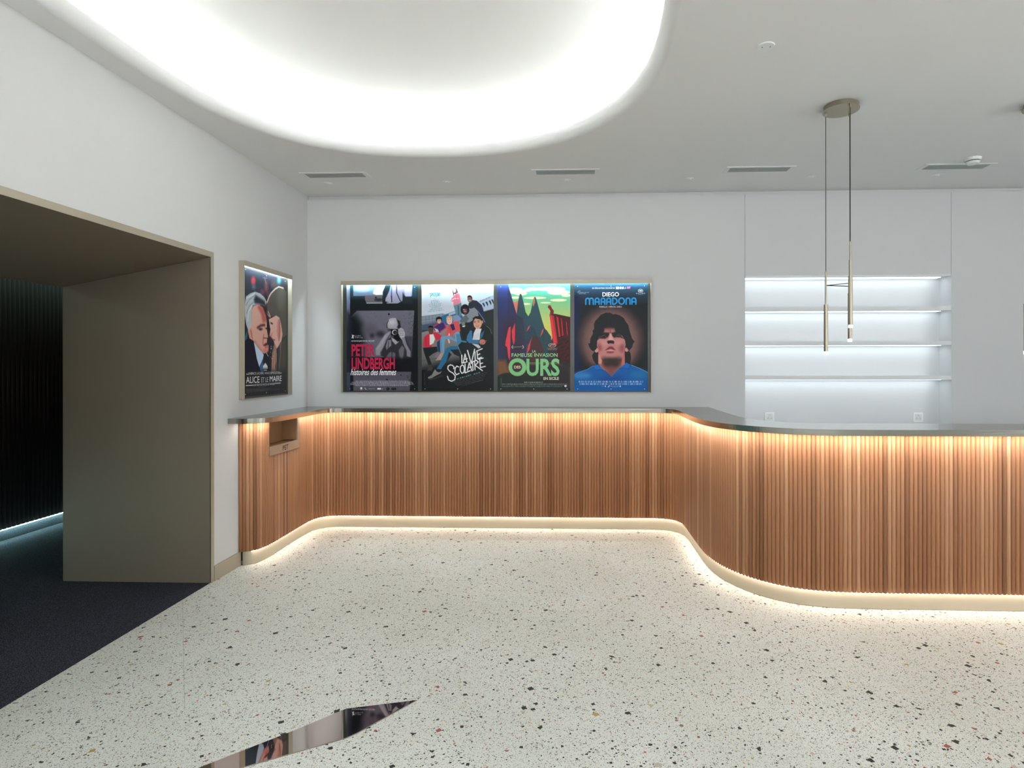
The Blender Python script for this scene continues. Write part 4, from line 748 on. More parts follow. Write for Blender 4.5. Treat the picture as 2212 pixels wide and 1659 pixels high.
('T',[(69.5,89.7),(81.6,89.7)],1.04,(190,190,178),0.8),
('P',[(-3.3,107.2),(17.5,105.1),(44.6,107.2),(63.3,107.2),(102.9,107.2),(102.9,153.0),(-3.3,153.0)],(50,44,48),12,1),
('P',[(-3.3,104.1),(11.2,104.1),(17.5,122.8),(-0.0,127.0)],(124,84,60),8,1),
('P',[(-3.3,127.0),(9.1,121.8),(24.8,121.8),(102.9,142.6),(102.9,153.0),(-3.3,153.0)],(40,48,44),3,1),
('P',[(40.3,113.8),(39.7,117.7),(37.8,121.2),(35.0,124.0),(31.4,125.8),(27.4,126.5),(23.4,125.8),(19.8,124.0),(16.9,121.2),(15.1,117.7),(14.5,113.8),(15.1,109.8),(16.9,106.3),(19.8,103.5),(23.4,101.7),(27.4,101.1),(31.4,101.7),(35.0,103.5),(37.8,106.3),(39.7,109.8)],(150,58,56),0.4,1),
('P',[(39.7,113.8),(39.1,117.5),(37.3,120.9),(34.6,123.6),(31.2,125.4),(27.4,125.9),(23.6,125.4),(20.1,123.6),(17.4,120.9),(15.7,117.5),(15.1,113.8),(15.7,110.0),(17.4,106.6),(20.1,103.9),(23.6,102.2),(27.4,101.6),(31.2,102.2),(34.6,103.9),(37.3,106.6),(39.1,110.0)],(126,196,132),0.3,1),
('P',[(33.9,113.8),(33.6,115.9),(32.6,117.8),(31.1,119.3),(29.2,120.3),(27.1,120.6),(24.9,120.3),(23.0,119.3),(21.5,117.8),(20.5,115.9),(20.2,113.8),(20.5,111.6),(21.5,109.7),(23.0,108.2),(24.9,107.2),(27.1,106.9),(29.2,107.2),(31.1,108.2),(32.6,109.7),(33.6,111.6)],(66,46,50),0.3,1),
('X', 'LA', (47.9, 90.3, 52.7, 93.7), (168, 206, 160), 0, 0.016, 0),
('X', 'FAMEUSE INVASION', (19.4, 94.7, 82.6, 99.7), (150, 206, 146), 0, 0.016, 0),
('X', 'URS', (39.8, 102.0, 85.4, 126.1), (126, 196, 132), 0, 0.028, 0),
('X', 'DES', (22.9, 111.8, 31.8, 115.7), (232, 226, 186), 0, 0.016, 0),
('X', 'EN SICILE', (63.3, 127.4, 84.3, 131.3), (222, 228, 184), 0, 0.016, 0),
('T',[(36.8,134.7),(63.1,134.7)],1.35,(225,225,220),0.8),
('T',[(6.2,136.8),(95.6,136.8)],1.04,(170,170,170),0.8),
('T',[(6.2,138.2),(95.6,138.2)],1.04,(170,170,170),0.8),
('T',[(6.2,140.3),(89.3,140.3)],1.04,(150,175,185),0.8),
('P',[(95.2,139.7),(95.1,140.1),(94.8,140.5),(94.5,140.9),(94.0,141.1),(93.5,141.1),(93.0,141.1),(92.5,140.9),(92.1,140.5),(91.9,140.1),(91.8,139.7),(91.9,139.2),(92.1,138.8),(92.5,138.5),(93.0,138.3),(93.5,138.2),(94.0,138.3),(94.5,138.5),(94.8,138.8),(95.1,139.2)],(230,230,230),0.6,1),
('L',[(4.8,129.1),(4.8,140.5)],0.42,(120,125,120),0.4,1),
],
'portrait': [
('P',[(-3.1,-3.7),(104.3,-3.7),(104.3,149.8),(-3.1,149.8)],(25,28,32),0.3,1),
('Y',[(-3.1,-1.1),(104.3,27.0)],(38,76,106),(27,33,40),1),
('P',[(-3.1,11.7),(7.1,16.8),(9.1,124.3),(-3.1,139.6)],(16,28,66),10,1),
('P',[(95.6,75.1),(93.4,89.8),(86.8,103.1),(76.6,113.6),(63.8,120.4),(49.6,122.7),(35.3,120.4),(22.5,113.6),(12.3,103.1),(5.8,89.8),(3.5,75.1),(5.8,60.4),(12.3,47.2),(22.5,36.6),(35.3,29.9),(49.6,27.5),(63.8,29.9),(76.6,36.6),(86.8,47.2),(93.4,60.4)],(44,36,36),16,1),
('P',[(90.0,77.2),(88.0,90.8),(82.3,103.0),(73.3,112.8),(62.1,119.0),(49.6,121.2),(37.1,119.0),(25.8,112.8),(16.9,103.0),(11.1,90.8),(9.1,77.2),(11.1,63.6),(16.9,51.3),(25.8,41.6),(37.1,35.3),(49.6,33.2),(62.1,35.3),(73.3,41.6),(82.3,51.3),(88.0,63.6)],(108,78,76),18,1),
('P',[(82.8,80.8),(81.2,92.8),(76.5,103.6),(69.1,112.2),(59.8,117.7),(49.6,119.7),(39.3,117.7),(30.0,112.2),(22.7,103.6),(17.9,92.8),(16.3,80.8),(17.9,68.7),(22.7,57.9),(30.0,49.3),(39.3,43.8),(49.6,41.9),(59.8,43.8),(69.1,49.3),(76.5,57.9),(81.2,68.7)],(126,92,86),14,1),
('P',[(95.6,144.7),(93.4,155.8),(86.8,165.8),(76.6,173.7),(63.8,178.8),(49.6,180.6),(35.3,178.8),(22.5,173.7),(12.3,165.8),(5.8,155.8),(3.5,144.7),(5.8,133.7),(12.3,123.7),(22.5,115.7),(35.3,110.7),(49.6,108.9),(63.8,110.7),(76.6,115.7),(86.8,123.7),(93.4,133.7)],(25,27,32),20,1),
('P',[(36.3,42.4),(42.9,39.6),(49.1,39.6),(53.2,41.9),(55.7,41.3),(61.9,43.1),(67.5,47.0),(70.0,51.6),(73.6,56.7),(75.2,63.9),(77.2,70.0),(78.7,75.1),(82.1,79.0),(79.8,82.3),(78.7,86.9),(74.6,91.5),(76.7,95.6),(77.2,102.8),(75.7,109.9),(68.5,115.0),(32.7,115.0),(28.6,108.4),(25.5,103.8),(24.2,97.6),(27.6,92.5),(23.5,91.0),(20.4,86.4),(18.9,81.3),(21.4,81.3),(21.9,75.1),(25.5,68.0),(25.0,63.9),(27.1,61.3),(26.8,55.2),(28.6,50.6),(32.2,47.0)],(27,28,30),0.9,1),
('P',[(32.7,91.5),(68.5,91.5),(69.0,111.5),(63.4,116.6),(50.6,128.4),(35.8,114.0),(32.9,108.9)],(172,104,96),0.9,1),
('P',[(33.7,72.6),(40.9,66.9),(58.3,66.9),(65.4,71.0),(69.0,77.2),(70.0,83.3),(68.2,93.6),(64.9,101.7),(58.3,107.9),(50.6,109.4),(41.9,107.9),(36.3,100.7),(32.7,93.6),(30.9,84.3),(31.1,78.2)],(192,124,122),1,1),
('P',[(41.9,61.3),(54.2,61.1),(56.7,67.5),(39.8,67.5)],(180,112,110),4,1),
('L',[(48.5,62.8),(49.3,66.4)],0.82,(120,50,58),1,1),
('P',[(53.7,61.8),(53.4,62.3),(52.6,62.7),(51.3,63.1),(49.8,63.3),(48.0,63.4),(46.3,63.3),(44.7,63.1),(43.5,62.7),(42.7,62.3),(42.4,61.8),(42.7,61.3),(43.5,60.9),(44.7,60.6),(46.3,60.4),(48.0,60.3),(49.8,60.4),(51.3,60.6),(52.6,60.9),(53.4,61.3)],(130,70,72),6,0.7),
('P',[(65.4,104.3),(64.7,105.9),(62.7,107.3),(59.5,108.4),(55.5,109.2),(51.1,109.4),(46.7,109.2),(42.7,108.4),(39.5,107.3),(37.5,105.9),(36.8,104.3),(37.5,102.7),(39.5,101.3),(42.7,100.2),(46.7,99.4),(51.1,99.2),(55.5,99.4),(59.5,100.2),(62.7,101.3),(64.7,102.7)],(52,38,36),10,0.95),
('P',[(61.9,109.9),(61.3,111.8),(59.7,113.5),(57.2,114.9),(54.1,115.8),(50.6,116.1),(47.1,115.8),(44.0,114.9),(41.5,113.5),(39.9,111.8),(39.3,109.9),(39.9,108.0),(41.5,106.3),(44.0,105.0),(47.1,104.1),(50.6,103.8),(54.1,104.1),(57.2,105.0),(59.7,106.3),(61.3,108.0)],(46,34,34),10,0.95),
('P',[(56.2,118.1),(55.9,120.0),(55.0,121.7),(53.7,123.1),(52.0,124.0),(50.1,124.3),(48.2,124.0),(46.5,123.1),(45.1,121.7),(44.2,120.0),(43.9,118.1),(44.2,116.2),(45.1,114.5),(46.5,113.1),(48.2,112.3),(50.1,112.0),(52.0,112.3),(53.7,113.1),(55.0,114.5),(55.9,116.2)],(120,70,68),10,0.8),
('P',[(37.5,86.4),(37.4,88.1),(37.0,89.7),(36.4,90.9),(35.6,91.7),(34.7,92.0),(33.9,91.7),(33.1,90.9),(32.5,89.7),(32.1,88.1),(31.9,86.4),(32.1,84.6),(32.5,83.1),(33.1,81.8),(33.9,81.0),(34.7,80.8),(35.6,81.0),(36.4,81.8),(37.0,83.1),(37.4,84.6)],(146,76,84),7,1),
('P',[(68.2,87.4),(68.1,89.3),(67.6,91.0),(66.9,92.4),(66.0,93.3),(64.9,93.6),(63.9,93.3),(63.0,92.4),(62.2,91.0),(61.8,89.3),(61.6,87.4),(61.8,85.5),(62.2,83.8),(63.0,82.4),(63.9,81.6),(64.9,81.3),(66.0,81.6),(66.9,82.4),(67.6,83.8),(68.1,85.5)],(148,78,84),8,1),
('P',[(46.5,80.8),(46.2,81.9),(45.4,82.9),(44.2,83.7),(42.6,84.2),(40.9,84.3),(39.1,84.2),(37.6,83.7),(36.3,82.9),(35.5,81.9),(35.2,80.8),(35.5,79.7),(36.3,78.7),(37.6,77.9),(39.1,77.3),(40.9,77.2),(42.6,77.3),(44.2,77.9),(45.4,78.7),(46.2,79.7)],(208,142,142),8,0.8),
('P',[(65.4,80.2),(65.1,81.4),(64.3,82.4),(62.9,83.1),(61.2,83.7),(59.3,83.8),(57.4,83.7),(55.7,83.1),(54.3,82.4),(53.5,81.4),(53.2,80.2),(53.5,79.1),(54.3,78.1),(55.7,77.3),(57.4,76.8),(59.3,76.7),(61.2,76.8),(62.9,77.3),(64.3,78.1),(65.1,79.1)],(206,140,138),8,0.8),
('P',[(58.8,97.6),(58.4,98.4),(57.2,99.2),(55.4,99.7),(53.1,100.1),(50.6,100.2),(48.1,100.1),(45.8,99.7),(44.0,99.2),(42.8,98.4),(42.4,97.6),(42.8,96.9),(44.0,96.1),(45.8,95.6),(48.1,95.2),(50.6,95.1),(53.1,95.2),(55.4,95.6),(57.2,96.1),(58.4,96.9)],(200,134,130),8,0.8),
('P',[(39.8,66.4),(48.0,66.9),(49.1,68.5),(46.0,72.6),(41.9,75.1),(34.7,74.6),(32.2,76.2),(34.7,71.0)],(36,28,30),2.5,1),
('P',[(50.1,67.5),(57.2,65.4),(63.4,70.0),(67.5,75.1),(63.4,73.6),(58.3,73.1),(54.2,73.6),(51.6,71.0)],(36,28,30),2.5,1),
('L',[(35.8,73.1),(39.3,70.5),(41.9,70.3)],0.56,(120,78,76),1.2,1),
('L',[(57.2,70.0),(60.3,70.3),(63.9,73.1)],0.56,(120,78,76),1.2,1),
('P',[(43.4,72.3),(43.4,72.4),(43.4,72.5),(43.3,72.5),(43.3,72.6),(43.2,72.6),(43.1,72.6),(43.0,72.5),(43.0,72.5),(42.9,72.4),(42.9,72.3),(42.9,72.2),(43.0,72.2),(43.0,72.1),(43.1,72.1),(43.2,72.1),(43.3,72.1),(43.3,72.1),(43.4,72.2),(43.4,72.2)],(190,170,165),0.4,1),
('P',[(56.9,72.3),(56.9,72.4),(56.8,72.5),(56.8,72.5),(56.7,72.6),(56.6,72.6),(56.6,72.6),(56.5,72.5),(56.4,72.5),(56.4,72.4),(56.4,72.3),(56.4,72.2),(56.4,72.2),(56.5,72.1),(56.6,72.1),(56.6,72.1),(56.7,72.1),(56.8,72.1),(56.8,72.2),(56.9,72.2)],(190,170,165),0.4,1),
('P',[(48.0,68.0),(50.6,68.0),(52.1,73.1),(53.7,77.2),(46.0,77.2),(47.3,73.1)],(222,164,160),2.5,1),
('P',[(44.5,79.2),(46.0,77.7),(49.6,77.2),(53.2,77.7),(54.7,79.7),(53.7,82.3),(51.1,81.5),(48.5,81.5),(46.0,82.0)],(36,24,26),1.4,1),
('P',[(42.7,90.2),(46.0,86.9),(48.0,85.6),(51.6,85.6),(53.7,87.4),(55.7,90.2),(49.6,89.2)],(132,44,62),1,1),
('P',[(44.5,91.0),(49.6,89.5),(53.7,91.2),(49.6,92.8)],(222,154,146),1.4,1),
('P',[(53.9,93.6),(53.7,93.9),(53.0,94.3),(51.9,94.5),(50.6,94.7),(49.1,94.8),(47.6,94.7),(46.2,94.5),(45.1,94.3),(44.4,93.9),(44.2,93.6),(44.4,93.2),(45.1,92.8),(46.2,92.6),(47.6,92.4),(49.1,92.3),(50.6,92.4),(51.9,92.6),(53.0,92.8),(53.7,93.2)],(118,52,62),3,1),
('L',[(42.4,90.7),(49.6,88.7),(56.0,90.7)],0.41,(50,22,28),0.6,1),
('P',[(32.8,90.7),(32.7,91.7),(32.3,92.6),(31.7,93.3),(30.9,93.8),(30.1,93.9),(29.3,93.8),(28.6,93.3),(28.0,92.6),(27.6,91.7),(27.5,90.7),(27.6,89.8),(28.0,88.9),(28.6,88.2),(29.3,87.7),(30.1,87.6),(30.9,87.7),(31.7,88.2),(32.3,88.9),(32.7,89.8)],(208,140,138),1.2,1),
('P',[(25.5,83.3),(29.6,85.9),(30.6,88.4),(27.6,91.5)],(27,28,30),1,1),
('P',[(73.9,90.2),(73.8,91.1),(73.4,91.9),(72.8,92.5),(72.1,92.9),(71.3,93.0),(70.5,92.9),(69.8,92.5),(69.2,91.9),(68.9,91.1),(68.8,90.2),(68.9,89.4),(69.2,88.6),(69.8,87.9),(70.5,87.5),(71.3,87.4),(72.1,87.5),(72.8,87.9),(73.4,88.6),(73.8,89.4)],(206,140,132),1.2,1),
('P',[(70.0,84.9),(74.6,87.4),(75.7,91.5),(73.1,90.0)],(27,28,30),1,1),
('P',[(32.7,96.1),(34.7,97.6),(37.8,104.8),(36.8,109.9),(32.7,108.9)],(206,140,128),1.2,1),
('P',[(65.4,98.2),(68.5,96.1),(68.5,110.4),(64.4,111.5)],(190,110,104),1.5,1),
('P',[(-0.6,125.3),(4.5,121.4),(17.3,117.1),(25.5,112.2),(32.7,110.2),(40.9,118.6),(50.6,127.6),(60.8,115.6),(68.0,110.7),(70.6,107.6),(76.7,110.7),(89.0,115.3),(100.2,120.9),(104.3,149.8),(-3.1,149.8)],(14,92,166),0.8,1),
('P',[(21.9,125.3),(21.3,126.7),(19.6,128.0),(16.9,129.0),(13.4,129.7),(9.6,129.9),(5.9,129.7),(2.4,129.0),(-0.3,128.0),(-2.0,126.7),(-2.6,125.3),(-2.0,123.9),(-0.3,122.6),(2.4,121.6),(5.9,120.9),(9.6,120.7),(13.4,120.9),(16.9,121.6),(19.6,122.6),(21.3,123.9)],(62,140,200),10,0.7),
('P',[(101.3,124.3),(100.7,126.2),(98.9,127.9),(96.2,129.2),(92.8,130.1),(89.0,130.4),(85.2,130.1),(81.8,129.2),(79.0,127.9),(77.3,126.2),(76.7,124.3),(77.3,122.4),(79.0,120.6),(81.8,119.3),(85.2,118.4),(89.0,118.1),(92.8,118.4),(96.2,119.3),(98.9,120.6),(100.7,122.4)],(30,112,170),12,0.8),
('P',[(67.5,131.9),(66.7,134.0),(64.3,135.8),(60.5,137.3),(55.8,138.3),(50.6,138.6),(45.4,138.3),(40.7,137.3),(36.9,135.8),(34.5,134.0),(33.7,131.9),(34.5,129.9),(36.9,128.0),(40.7,126.6),(45.4,125.6),(50.6,125.3),(55.8,125.6),(60.5,126.6),(64.3,128.0),(66.7,129.9)],(10,66,140),14,0.7),
('L',[(41.9,119.1),(50.6,127.8),(51.1,129.9)],1.13,(10,76,150),1.2,1),
('L',[(59.3,117.6),(51.1,127.3)],0.82,(20,100,176),1.2,1),
('P',[(25.5,112.2),(32.7,110.2),(40.9,118.6),(34.7,116.8),(31.1,118.4),(27.1,116.1)],(16,104,190),0.7,1),
('P',[(70.6,107.6),(76.7,111.0),(73.6,116.3),(68.0,114.8),(61.9,116.1),(68.0,110.7)],(16,100,190),0.7,1),
('L',[(25.3,113.0),(27.1,116.1),(31.1,118.6),(34.7,117.1),(40.4,118.7)],0.46,(10,50,110),0.8,1),
('L',[(76.7,111.2),(73.6,116.6),(68.0,115.0),(61.9,116.6)],0.46,(10,50,110),0.8,1),
('L',[(0.4,124.3),(4.5,121.4),(17.3,117.1),(25.5,112.2)],0.41,(110,185,230),0.8,1),
('L',[(77.7,111.2),(89.0,115.6),(99.7,121.2)],0.41,(130,200,240),0.8,1),
('T',[(5.8,133.8),(93.6,133.8)],2.35,(190,205,235),0.95),
('T',[(7.1,136.9),(92.8,136.9)],2.25,(190,205,235),0.95),
('T',[(36.8,139.9),(40.9,139.9)],0.82,(210,220,240),0.8),
('P',[(43.0,140.0),(43.0,140.3),(42.9,140.6),(42.7,140.8),(42.5,141.0),(42.3,141.0),(42.1,141.0),(41.9,140.8),(41.7,140.6),(41.6,140.3),(41.6,140.0),(41.6,139.7),(41.7,139.4),(41.9,139.2),(42.1,139.0),(42.3,139.0),(42.5,139.0),(42.7,139.2),(42.9,139.4),(43.0,139.7)],(215,225,240),0.5,1),
('L',[(46.0,141.1),(47.9,139.2)],0.82,(230,235,245),0.4,1),
('T',[(49.2,139.8),(60.8,139.8)],1.02,(225,232,245),0.8),
('T',[(51.6,141.2),(59.0,141.2)],0.51,(170,190,225),0.8),
('P',[(61.7,139.1),(63.4,139.1),(63.4,140.9),(61.7,140.9)],(220,228,240),0.3,1),
('P',[(93.7,9.9),(93.6,10.6),(93.1,11.3),(92.3,11.8),(91.3,12.1),(90.3,12.2),(89.2,12.1),(88.2,11.8),(87.4,11.3),(86.9,10.6),(86.8,9.9),(86.9,9.1),(87.4,8.5),(88.2,8.0),(89.2,7.6),(90.3,7.5),(91.3,7.6),(92.3,8.0),(93.1,8.5),(93.6,9.1)],(225,225,228),0.3,1),
('P',[(93.2,9.9),(93.1,10.4),(92.7,11.0),(92.0,11.4),(91.2,11.6),(90.3,11.7),(89.3,11.6),(88.5,11.4),(87.9,11.0),(87.4,10.4),(87.3,9.9),(87.4,9.3),(87.9,8.8),(88.5,8.4),(89.3,8.1),(90.3,8.0),(91.2,8.1),(92.0,8.4),(92.7,8.8),(93.1,9.3)],(28,34,42),0.3,1),
('P',[(88.2,10.4),(89.0,9.1),(91.5,9.0),(92.6,9.9),(91.3,10.7)],(225,225,228),0.4,1),
('T',[(84.1,13.4),(96.4,13.4)],1.33,(220,220,224),0.8),
('T',[(86.9,14.7),(93.7,14.7)],0.67,(170,175,180),0.8),
('L',[(4.5,11.9),(5.8,10.1),(8.1,9.5)],0.31,(220,220,224),0.5,1),
('T',[(6.1,11.7),(19.9,11.7)],1.02,(225,225,228),0.8),
('T',[(6.0,13.4),(15.4,13.4)],1.02,(225,225,228),0.8),
('L',[(15.7,28.0),(15.7,22.2),(15.8,21.4),(16.5,20.3),(17.6,19.7),(18.9,19.7),(20.0,20.3),(20.7,21.4),(20.8,22.2),(20.8,28.0)],1.84,(28,142,208),0.3,1),
('L',[(20.8,28.0),(20.8,22.2),(20.9,21.4),(21.6,20.3),(22.7,19.7),(24.0,19.7),(25.1,20.3),(25.8,21.4),(25.9,22.2),(25.9,28.0)],1.84,(28,142,208),0.3,1),
('L',[(28.6,28.0),(28.6,22.2),(28.7,21.4),(29.4,20.3),(30.5,19.7),(31.8,19.7),(33.0,20.3),(33.7,21.4),(33.8,22.2),(33.8,28.0)],1.84,(28,142,208),0.3,1),
('L',[(28.6,24.7),(33.8,24.7)],1.84,(28,142,208),0.3,1),
('L',[(36.8,28.0),(36.8,22.0),(36.9,21.3),(37.5,20.3),(38.6,19.7),(39.8,19.7),(40.9,20.3),(41.5,21.3),(41.6,22.0),(41.6,28.0)],1.84,(28,142,208),0.3,1),
('L',[(36.8,24.7),(40.4,24.7),(41.6,26.5)],1.84,(28,142,208),0.3,1),
('L',[(44.3,28.0),(44.3,22.2),(44.5,21.4),(45.2,20.3),(46.3,19.7),(47.6,19.7),(48.8,20.3),(49.5,21.4),(49.6,22.2),(49.6,28.0)],1.84,(28,142,208),0.3,1),
('L',[(44.3,24.7),(49.6,24.7)],1.84,(28,142,208),0.3,1),
('L',[(52.4,19.6),(52.4,28.0),(55.2,27.8),(57.8,25.7),(58.3,23.4),(57.2,20.9),(55.2,19.8),(52.4,19.6)],1.84,(28,142,208),0.3,1),
('L',[(68.2,23.7),(68.0,25.3),(67.1,26.7),(65.9,27.6),(64.4,27.9),(62.9,27.6),(61.7,26.7),(60.9,25.3),(60.6,23.7),(60.9,22.1),(61.7,20.7),(62.9,19.8),(64.4,19.5),(65.9,19.8),(67.1,20.7),(68.0,22.1),(68.2,23.7)],1.84,(28,142,208),0.3,1),
('L',[(70.7,28.0),(70.7,22.2),(70.8,21.4),(71.5,20.3),(72.7,19.7),(74.0,19.7),(75.1,20.3),(75.8,21.4),(75.9,22.2),(75.9,28.0)],1.84,(28,142,208),0.3,1),
('L',[(78.5,28.0),(78.5,22.3),(78.6,21.5),(79.3,20.3),(80.5,19.7),(81.8,19.7),(83.0,20.3),(83.7,21.5),(83.9,22.3),(83.9,28.0)],1.84,(28,142,208),0.3,1),
('L',[(78.5,24.7),(83.9,24.7)],1.84,(28,142,208),0.3,1),
('X', 'DU RÉALISATEUR OSCARISÉ DE', (24.5, 4.6, 55.2, 6.9), (205, 212, 220), 0, 0, 0),
('X', 'SENNA', (56.6, 4.0, 68.3, 7.5), (240, 240, 244), 0, 0.016, 0),
('X', '&', (69.1, 4.9, 70.4, 6.9), (225, 225, 230), 0, 0, 0),
('X', 'AMY', (71.3, 3.9, 76.8, 7.1), (236, 110, 170), 0, 0.016, 0),
('X', 'DIEGO', (38.4, 11.6, 60.9, 17.4), (244, 244, 248), 0, 0.016, 0),
('X', 'REBELLE. HÉROS. DIEU.', (34.3, 30.0, 65.1, 32.4), (220, 220, 224), 0, 0, 0),
],
'couple': [
('P',[(-4.4,-3.2),(104.9,-22.4),(105.3,164.1),(-4.1,156.3)],(40,42,52),0.3,1),
('Y',[(1.7,3.3),(97.9,25.0)],(50,56,72),(48,44,54),1),
('P',[(26.1,12.9),(25.8,14.4),(25.2,15.9),(24.3,17.1),(23.1,18.0),(21.7,18.4),(20.4,18.4),(19.2,17.8),(18.2,16.9),(17.6,15.6),(17.4,14.1),(17.6,12.6),(18.2,11.1),(19.2,9.9),(20.4,9.0),(21.7,8.6),(23.0,8.6),(24.2,9.1),(25.2,10.1),(25.8,11.4)],(196,62,76),5,1),
('P',[(26.4,19.6),(26.3,20.6),(25.7,21.5),(24.9,22.3),(23.8,22.9),(22.7,23.2),(21.5,23.2),(20.5,22.9),(19.6,22.3),(19.1,21.5),(18.9,20.6),(19.1,19.6),(19.6,18.7),(20.5,17.9),(21.5,17.3),(22.7,17.0),(23.8,17.0),(24.9,17.3),(25.7,17.9),(26.3,18.7)],(84,92,118),6,1),
('P',[(54.1,15.9),(53.9,17.8),(53.4,19.5),(52.5,20.9),(51.3,21.9),(50.1,22.4),(48.8,22.2),(47.7,21.5),(46.8,20.4),(46.2,18.8),(46.0,17.0),(46.2,15.1),(46.8,13.4),(47.6,12.0),(48.8,11.0),(50.0,10.5),(51.3,10.6),(52.4,11.3),(53.3,12.5),(53.9,14.1)],(128,80,84),8,1),
('P',[(46.0,24.0),(45.8,25.0),(45.1,26.0),(43.9,26.8),(42.6,27.4),(41.0,27.8),(39.5,27.8),(38.1,27.5),(37.0,26.9),(36.3,26.1),(36.1,25.2),(36.3,24.2),(37.0,23.2),(38.1,22.4),(39.5,21.7),(41.0,21.4),(42.5,21.3),(43.9,21.6),(45.0,22.2),(45.8,23.0)],(110,62,84),6,1),
('P',[(58.3,24.1),(58.1,25.1),(57.5,26.1),(56.6,26.9),(55.4,27.5),(54.2,27.8),(52.9,27.8),(51.7,27.5),(50.8,26.9),(50.3,26.1),(50.1,25.1),(50.3,24.0),(50.8,23.1),(51.7,22.2),(52.9,21.6),(54.2,21.3),(55.4,21.3),(56.6,21.6),(57.5,22.2),(58.1,23.1)],(100,56,68),6,1),
('P',[(77.5,10.5),(77.1,12.1),(75.9,13.7),(73.9,15.1),(71.5,16.1),(68.9,16.7),(66.2,16.8),(63.8,16.4),(62.0,15.6),(60.8,14.3),(60.4,12.9),(60.8,11.3),(62.0,9.7),(63.8,8.4),(66.2,7.3),(68.8,6.7),(71.5,6.6),(73.9,6.9),(75.8,7.8),(77.1,9.0)],(96,84,92),8,1),
('L',[(42.5,6.8),(51.0,6.0)],0.88,(110,110,115),0.8,1),
('L',[(47.0,7.7),(49.0,12.3)],1.53,(150,120,120),3,1),
('P',[(84.7,5.0),(84.5,6.2),(83.9,7.4),(82.9,8.4),(81.7,9.2),(80.3,9.6),(78.9,9.6),(77.7,9.2),(76.7,8.4),(76.1,7.4),(75.9,6.2),(76.1,5.0),(76.7,3.8),(77.7,2.8),(78.9,2.1),(80.3,1.7),(81.7,1.7),(82.9,2.0),(83.9,2.8),(84.5,3.8)],(100,180,190),8,0.8),
('P',[(51.1,36.3),(54.2,31.1),(60.4,23.3),(65.7,18.8),(79.7,12.5),(91.0,12.1),(99.1,16.8),(99.2,72.3),(88.8,77.4),(82.1,60.7),(75.4,50.0),(66.8,51.3),(58.3,50.9),(52.1,46.5)],(92,86,80),2,1),
('P',[(95.6,25.3),(95.1,30.0),(93.6,34.3),(91.4,37.8),(88.5,40.2),(85.4,41.2),(82.3,40.8),(79.5,39.0),(77.3,36.0),(75.9,32.0),(75.4,27.6),(75.8,23.0),(77.2,18.8),(79.4,15.3),(82.2,12.8),(85.3,11.7),(88.5,12.0),(91.3,13.7),(93.6,16.7),(95.1,20.7)],(112,112,104),14,0.7),
('L',[(51.6,35.7),(56.2,28.1),(61.4,22.6),(71.0,16.4),(79.7,12.5),(91.0,12.7)],1.75,(236,214,200),2,1),
('L',[(51.1,36.3),(49.3,44.1),(52.1,49.2),(58.3,52.5)],1.75,(206,160,130),2,1),
('L',[(54.2,46.3),(59.4,51.9)],1.53,(214,180,160),2,1),
('P',[(55.8,55.4),(73.2,49.3),(80.9,51.2),(85.4,59.4),(88.8,71.7),(86.6,80.3),(79.9,86.8),(74.4,90.9),(69.0,85.5),(66.8,79.5),(61.5,77.0),(57.4,75.5),(59.4,67.8),(57.3,61.3)],(214,172,160),1.2,1),
('P',[(84.3,66.3),(84.1,70.1),(83.5,73.6),(82.5,76.4),(81.3,78.3),(79.9,78.9),(78.5,78.4),(77.3,76.7),(76.3,74.0),(75.7,70.6),(75.5,66.8),(75.7,63.0),(76.3,59.5),(77.2,56.7),(78.5,54.8),(79.8,54.1),(81.2,54.6),(82.5,56.3),(83.4,59.0),(84.1,62.4)],(190,120,112),6,0.8),
('L',[(80.4,54.1),(82.1,67.5),(79.9,80.6)],1.53,(150,80,76),2,1),
('L',[(60.5,59.5),(64.2,60.3)],1.97,(70,46,40),1.5,1),
('P',[(58.4,75.5),(64.7,70.2),(62.6,75.3),(65.8,80.1),(70.1,80.5),(67.9,82.2)],(196,120,120),2,1),
('L',[(67.4,80.0),(69.9,79.9)],1.53,(176,70,80),1.5,1),
('P',[(69.0,83.8),(74.4,90.3),(73.9,106.0),(71.2,112.7),(73.4,120.5),(61.6,120.4),(62.6,103.3),(66.9,89.4)],(158,122,104),3,1),
('P',[(79.9,86.8),(87.7,80.9),(98.0,74.1),(99.3,123.2),(76.7,122.8)],(72,68,62),4,1),
('L',[(82.1,83.3),(84.4,94.6),(81.1,111.6),(81.6,120.6)],0.88,(140,112,96),2,1),
('L',[(85.5,82.1),(83.2,91.8)],0.88,(160,130,112),2,1),
('L',[(64.7,92.3),(62.7,120.4)],0.55,(190,150,124),1,1),
('L',[(67.1,93.3),(65.4,120.4)],0.55,(120,90,76),1,1),
('L',[(69.4,94.4),(68.2,120.5)],0.55,(190,150,124),1,1),
('L',[(71.8,95.4),(71.0,120.5)],0.55,(120,90,76),1,1),
('L',[(74.2,96.5),(73.8,120.5)],0.55,(190,150,124),1,1),
('S',[(59.5,86.9),(66.9,103.8)],16,0.88,(196,170,150)),
('P',[(46.0,36.3),(51.1,35.8),(52.2,51.9),(56.3,65.8),(54.3,73.5),(56.3,84.3),(51.2,89.9),(46.1,63.2)],(44,36,38),6,1),
('P',[(3.5,43.9),(6.6,33.4),(15.3,28.8),(25.5,25.5),(36.1,26.2),(45.0,29.4),(51.1,34.7),(47.1,40.5),(38.1,39.3),(20.8,42.1),(17.1,49.7),(18.1,68.2),(11.7,72.7),(7.1,65.8),(4.0,54.9)],(172,180,186),1.5,1),
('P',[(22.7,35.2),(26.5,29.5),(46.0,34.2),(49.1,40.8),(38.1,39.3),(24.6,39.1)],(46,46,54),5,1),
('L',[(8.0,35.3),(24.6,27.7)],0.88,(220,226,230),1.5,1),
